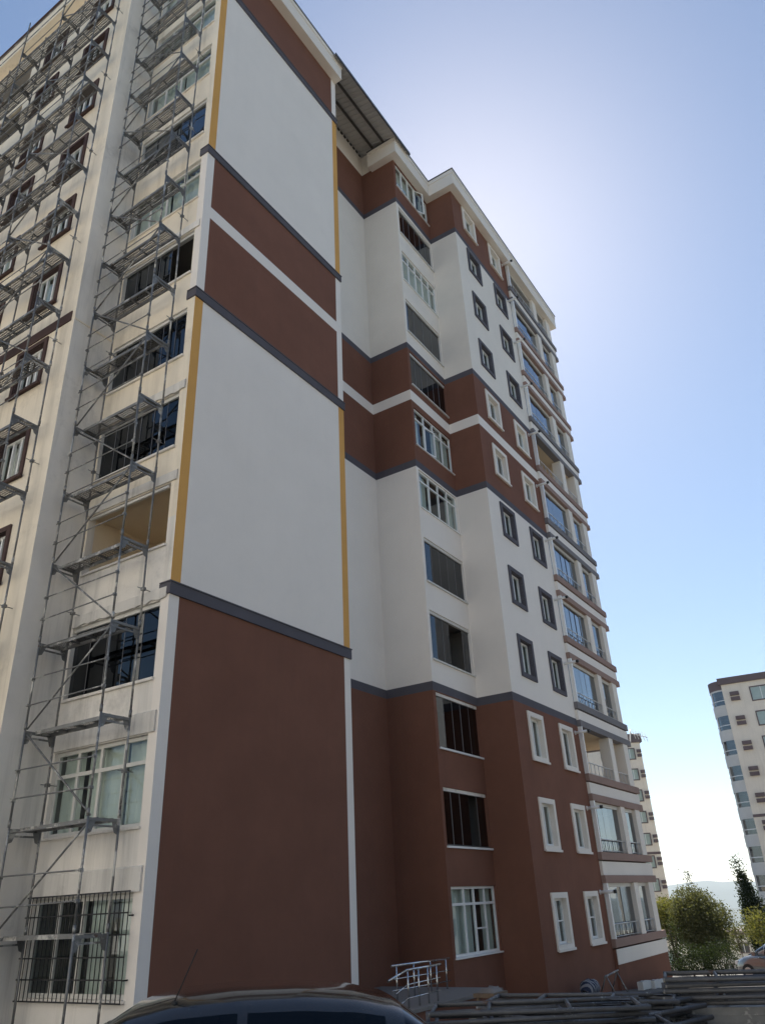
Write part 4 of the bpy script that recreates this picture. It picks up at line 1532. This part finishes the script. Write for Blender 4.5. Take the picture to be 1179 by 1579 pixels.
pile(FRAME, 'scaffold_section', 'dark scaffold frame piled beyond the deck stack at the edge', 'scaffold section', 'scaffold sections piled beyond the deck stack', x, y, ground_z(x, y) + 0.03, R(90 - 82 - 90 - 10), 15, 0.054, 0.12, 0.08, 0.08)

# ------------------------------------------------------------------ entrance landing, railing, odds and ends
zl = -1.98
t = thing('entrance_landing', 'raised concrete entrance landing with step below the recess', 'landing', (17.5, 12.0, zl))
mb = MB()
mb.box((-1.9, 3.0), (-1.9, 1.7), (-1.0, -0.07), 'brown_plaster')
mb.build('base', t)
mb = MB()
mb.box((-1.95, 3.05), (-1.95, 1.72), (-0.068, 0.0), 'stone_step')
mb.build('slab', t)
mb = MB()
mb.box((3.052, 3.5), (-1.6, 0.6), (-1.0, -0.22), 'stone_step')
mb.build('step', t)
t = thing('handrail', 'bright stainless steel handrail curving along the entrance landing', 'handrail', (17.5, 10.5, zl))


def T(mb, p, q, r=0.021):
    o_ = Vector((17.5, 10.5, zl))
    mb.tube(tuple(Vector(p) - o_), tuple(Vector(q) - o_), r, 'steel_rail', 8)


for nm, segs, r in (('top_rail', [((15.67, 10.3, -1.42), (16.38, 10.3, -1.28)), ((16.38, 10.3, -1.28), (17.9, 10.3, -1.27))], 0.026),
                    ('lower_rail', [((15.95, 10.3, -1.68), (16.4, 10.3, -1.55)), ((16.4, 10.3, -1.55), (17.85, 10.3, -1.53))], 0.014),
                    ('lower_rail', [((15.95, 10.3, -1.93), (16.4, 10.3, -1.80)), ((16.4, 10.3, -1.80), (17.85, 10.3, -1.78))], 0.014)):
    mb = MB()
    for p, q in segs:
        T(mb, p, q, r)
    mb.build(nm, t)
for xx in (16.45, 16.9, 17.3, 17.7):
    mb = MB()
    T(mb, (xx, 10.3, zl + 0.002), (xx, 10.3, -1.27), 0.02)
    mb.build('post', t)
t = thing('handrail', 'stainless steel rail against the wall behind the curved handrail', 'handrail', (17.5, 10.5, zl))
for z, r in ((-1.28, 0.026), (-1.55, 0.014), (-1.78, 0.014)):
    mb = MB()
    T(mb, (17.5, 11.4, z), (20.3, 11.4, z - 0.03), r)
    mb.build('rail', t)
for xx in (17.72, 18.5, 19.3, 20.1):
    mb = MB()
    T(mb, (xx, 11.4, zl + 0.002), (xx, 11.4, -1.29), 0.02)
    mb.build('post', t)

gx, gy = 18.55, 9.4
gz = ground_z(gx, gy)
t = thing('work_table', 'small rough wooden work table with thick top near the landing', 'table', (gx, gy, gz))
mb = MB()
mb.box((-0.36, 0.36), (-0.26, 0.26), (0.50, 0.58), 'old_wood')
mb.build('table_top', t)
for sx_ in (-1, 1):
    for sy in (-1, 1):
        mb = MB()
        mb.box((sx_ * 0.27 - 0.035, sx_ * 0.27 + 0.035), (sy * 0.18 - 0.035, sy * 0.18 + 0.035), (0, 0.498), 'old_wood')
        mb.build('leg', t)
mb = MB()
r = random.Random(5)
rows = [[(-0.3 + 0.6 * i / 8, -0.22 + 0.44 * j / 5, 0.585 + (0 if i in (0, 8) or j in (0, 5) else r.uniform(0.04, 0.11))) for i in range(9)] for j in range(6)]
mb.grid(rows, 'stone_step')
o = mb.build('rubble_heap')
o.location = (gx, gy, gz)
o['label'] = 'heap of grey mortar rubble on the rough wooden work table'
o['category'] = 'rubble'

gx, gy = 18.35, 10.3
gz = ground_z(gx, gy)
for k, (dx, dy, a, lab) in enumerate(((0, -0.75, 0.2, 'lowest flat stone slab in the little stack by the work table'), (0.05, -0.72, 0.35, 'topmost tilted pale slab in the little stack by the work table'))):
    mb = MB()
    mb.box((-0.45, 0.45), (-0.25, 0.25), (0, 0.07), 'stone_step' if k else 'brown_plaster')
    o = mb.build('stone_slab')
    o.location = (gx + dx, gy + dy, gz + 0.003 + k * 0.075)
    o.rotation_euler = (0, 0.0, a)
    o['label'] = lab
    o['category'] = 'stone slab'
    o['group'] = 'stone slabs by the work table'

# striped bundle and trestle at the foot of the wall
bx, by = 26.6, 10.05
mb = MB()
n, rr = 16, 0.24
rows = []
for i in range(11):
    s_ = -1 + 2 * i / 10
    rad = rr * (1 - 0.55 * s_ ** 4)
    rows.append([(s_ * 0.42, rad * math.cos(2 * math.pi * j / n) * 1.1, rad * 0.95 + rad * math.sin(2 * math.pi * j / n) * 0.9 + 0.03 * math.sin(i * 2.1 + j)) for j in range(n + 1)])
mb.grid(rows, 'striped_cloth')
o = mb.build('cloth_bundle')
o.location = (bx, by, ground_z(bx, by))
o['label'] = 'blue and white striped cloth bundle lying against the brown wall'
o['category'] = 'bundle'
t = thing('trestle', 'low rusty metal trestle leaning near the striped bundle', 'trestle', (28.3, 9.9, ground_z(28.3, 9.9)))
mb = MB()
mb.tube((-0.7, 0, 0.52), (0.7, 0, 0.60), 0.03, 'galvanised', 6)
mb.build('beam', t)
for sx_ in (-0.55, 0.55):
    mb = MB()
    mb.tube((sx_, 0, 0.56), (sx_ - 0.1, -0.3, 0), 0.02, 'galvanised', 6)
    mb.build('leg', t)
    mb = MB()
    mb.tube((sx_, 0, 0.56), (sx_ + 0.1, 0.3, 0), 0.02, 'galvanised', 6)
    mb.build('leg', t)
for k in range(7):
    x = 30.9 + k * 0.62
    mb = MB()
    mb.box((0, 0.56), (0, 0.2), (0, 0.24), 'far_white')
    mb.box((0.06, 0.25), (0.04, 0.16), (0.241, 0.245), 'room')
    o = mb.build('concrete_block')
    o.location = (x, 9.75 + 0.05 * math.sin(k * 2.0), ground_z(x, 9.8) + 0.002)
    o.rotation_euler = (0, 0, rnd.uniform(-0.06, 0.06))
    o['label'] = 'pale concrete block in the row at the foot of the end balcony'
    o['category'] = 'concrete block'
    o['group'] = 'concrete blocks below the balcony'

# television aerial on the balcony end
t = thing('aerial', 'white television aerial sticking out from the end balcony', 'aerial', (37.6, 10.5, 6.6))
mb = MB()
mb.tube((0, 0, -0.3), (0.25, -0.05, 0.35), 0.03, 'flue_white', 6)
mb.build('mast', t)
mb = MB()
mb.tube((0.15, -0.05, 0.15), (1.3, -0.5, 0.05), 0.02, 'flue_white', 6)
for k in range(5):
    u = 0.2 + k * 0.18
    c_ = Vector((0.15, -0.05, 0.15)).lerp(Vector((1.3, -0.5, 0.05)), u)
    mb.tube(tuple(c_ + Vector((0, 0.05, 0.22))), tuple(c_ - Vector((0, 0.05, 0.22))), 0.012, 'flue_white', 5)
mb.build('boom', t)

# ------------------------------------------------------------------ haze
m = bpy.data.materials.new('haze')
m.use_nodes = True
nt = m.node_tree
nt.nodes.remove(nt.nodes['Principled BSDF'])
pv = nt.nodes.new('ShaderNodeVolumePrincipled')
pv.inputs['Color'].default_value = (0.74, 0.87, 1.0, 1)
pv.inputs['Density'].default_value = 0.00004
pv.inputs['Anisotropy'].default_value = 0.3
nt.links.new(pv.outputs[0], nt.nodes['Material Output'].inputs['Volume'])
MAT['haze'] = m
mb = MB()
mb.box((-14500, 14500), (-14500, 14500), (-420, 420), 'haze')
o = mb.build('haze', kind='stuff')
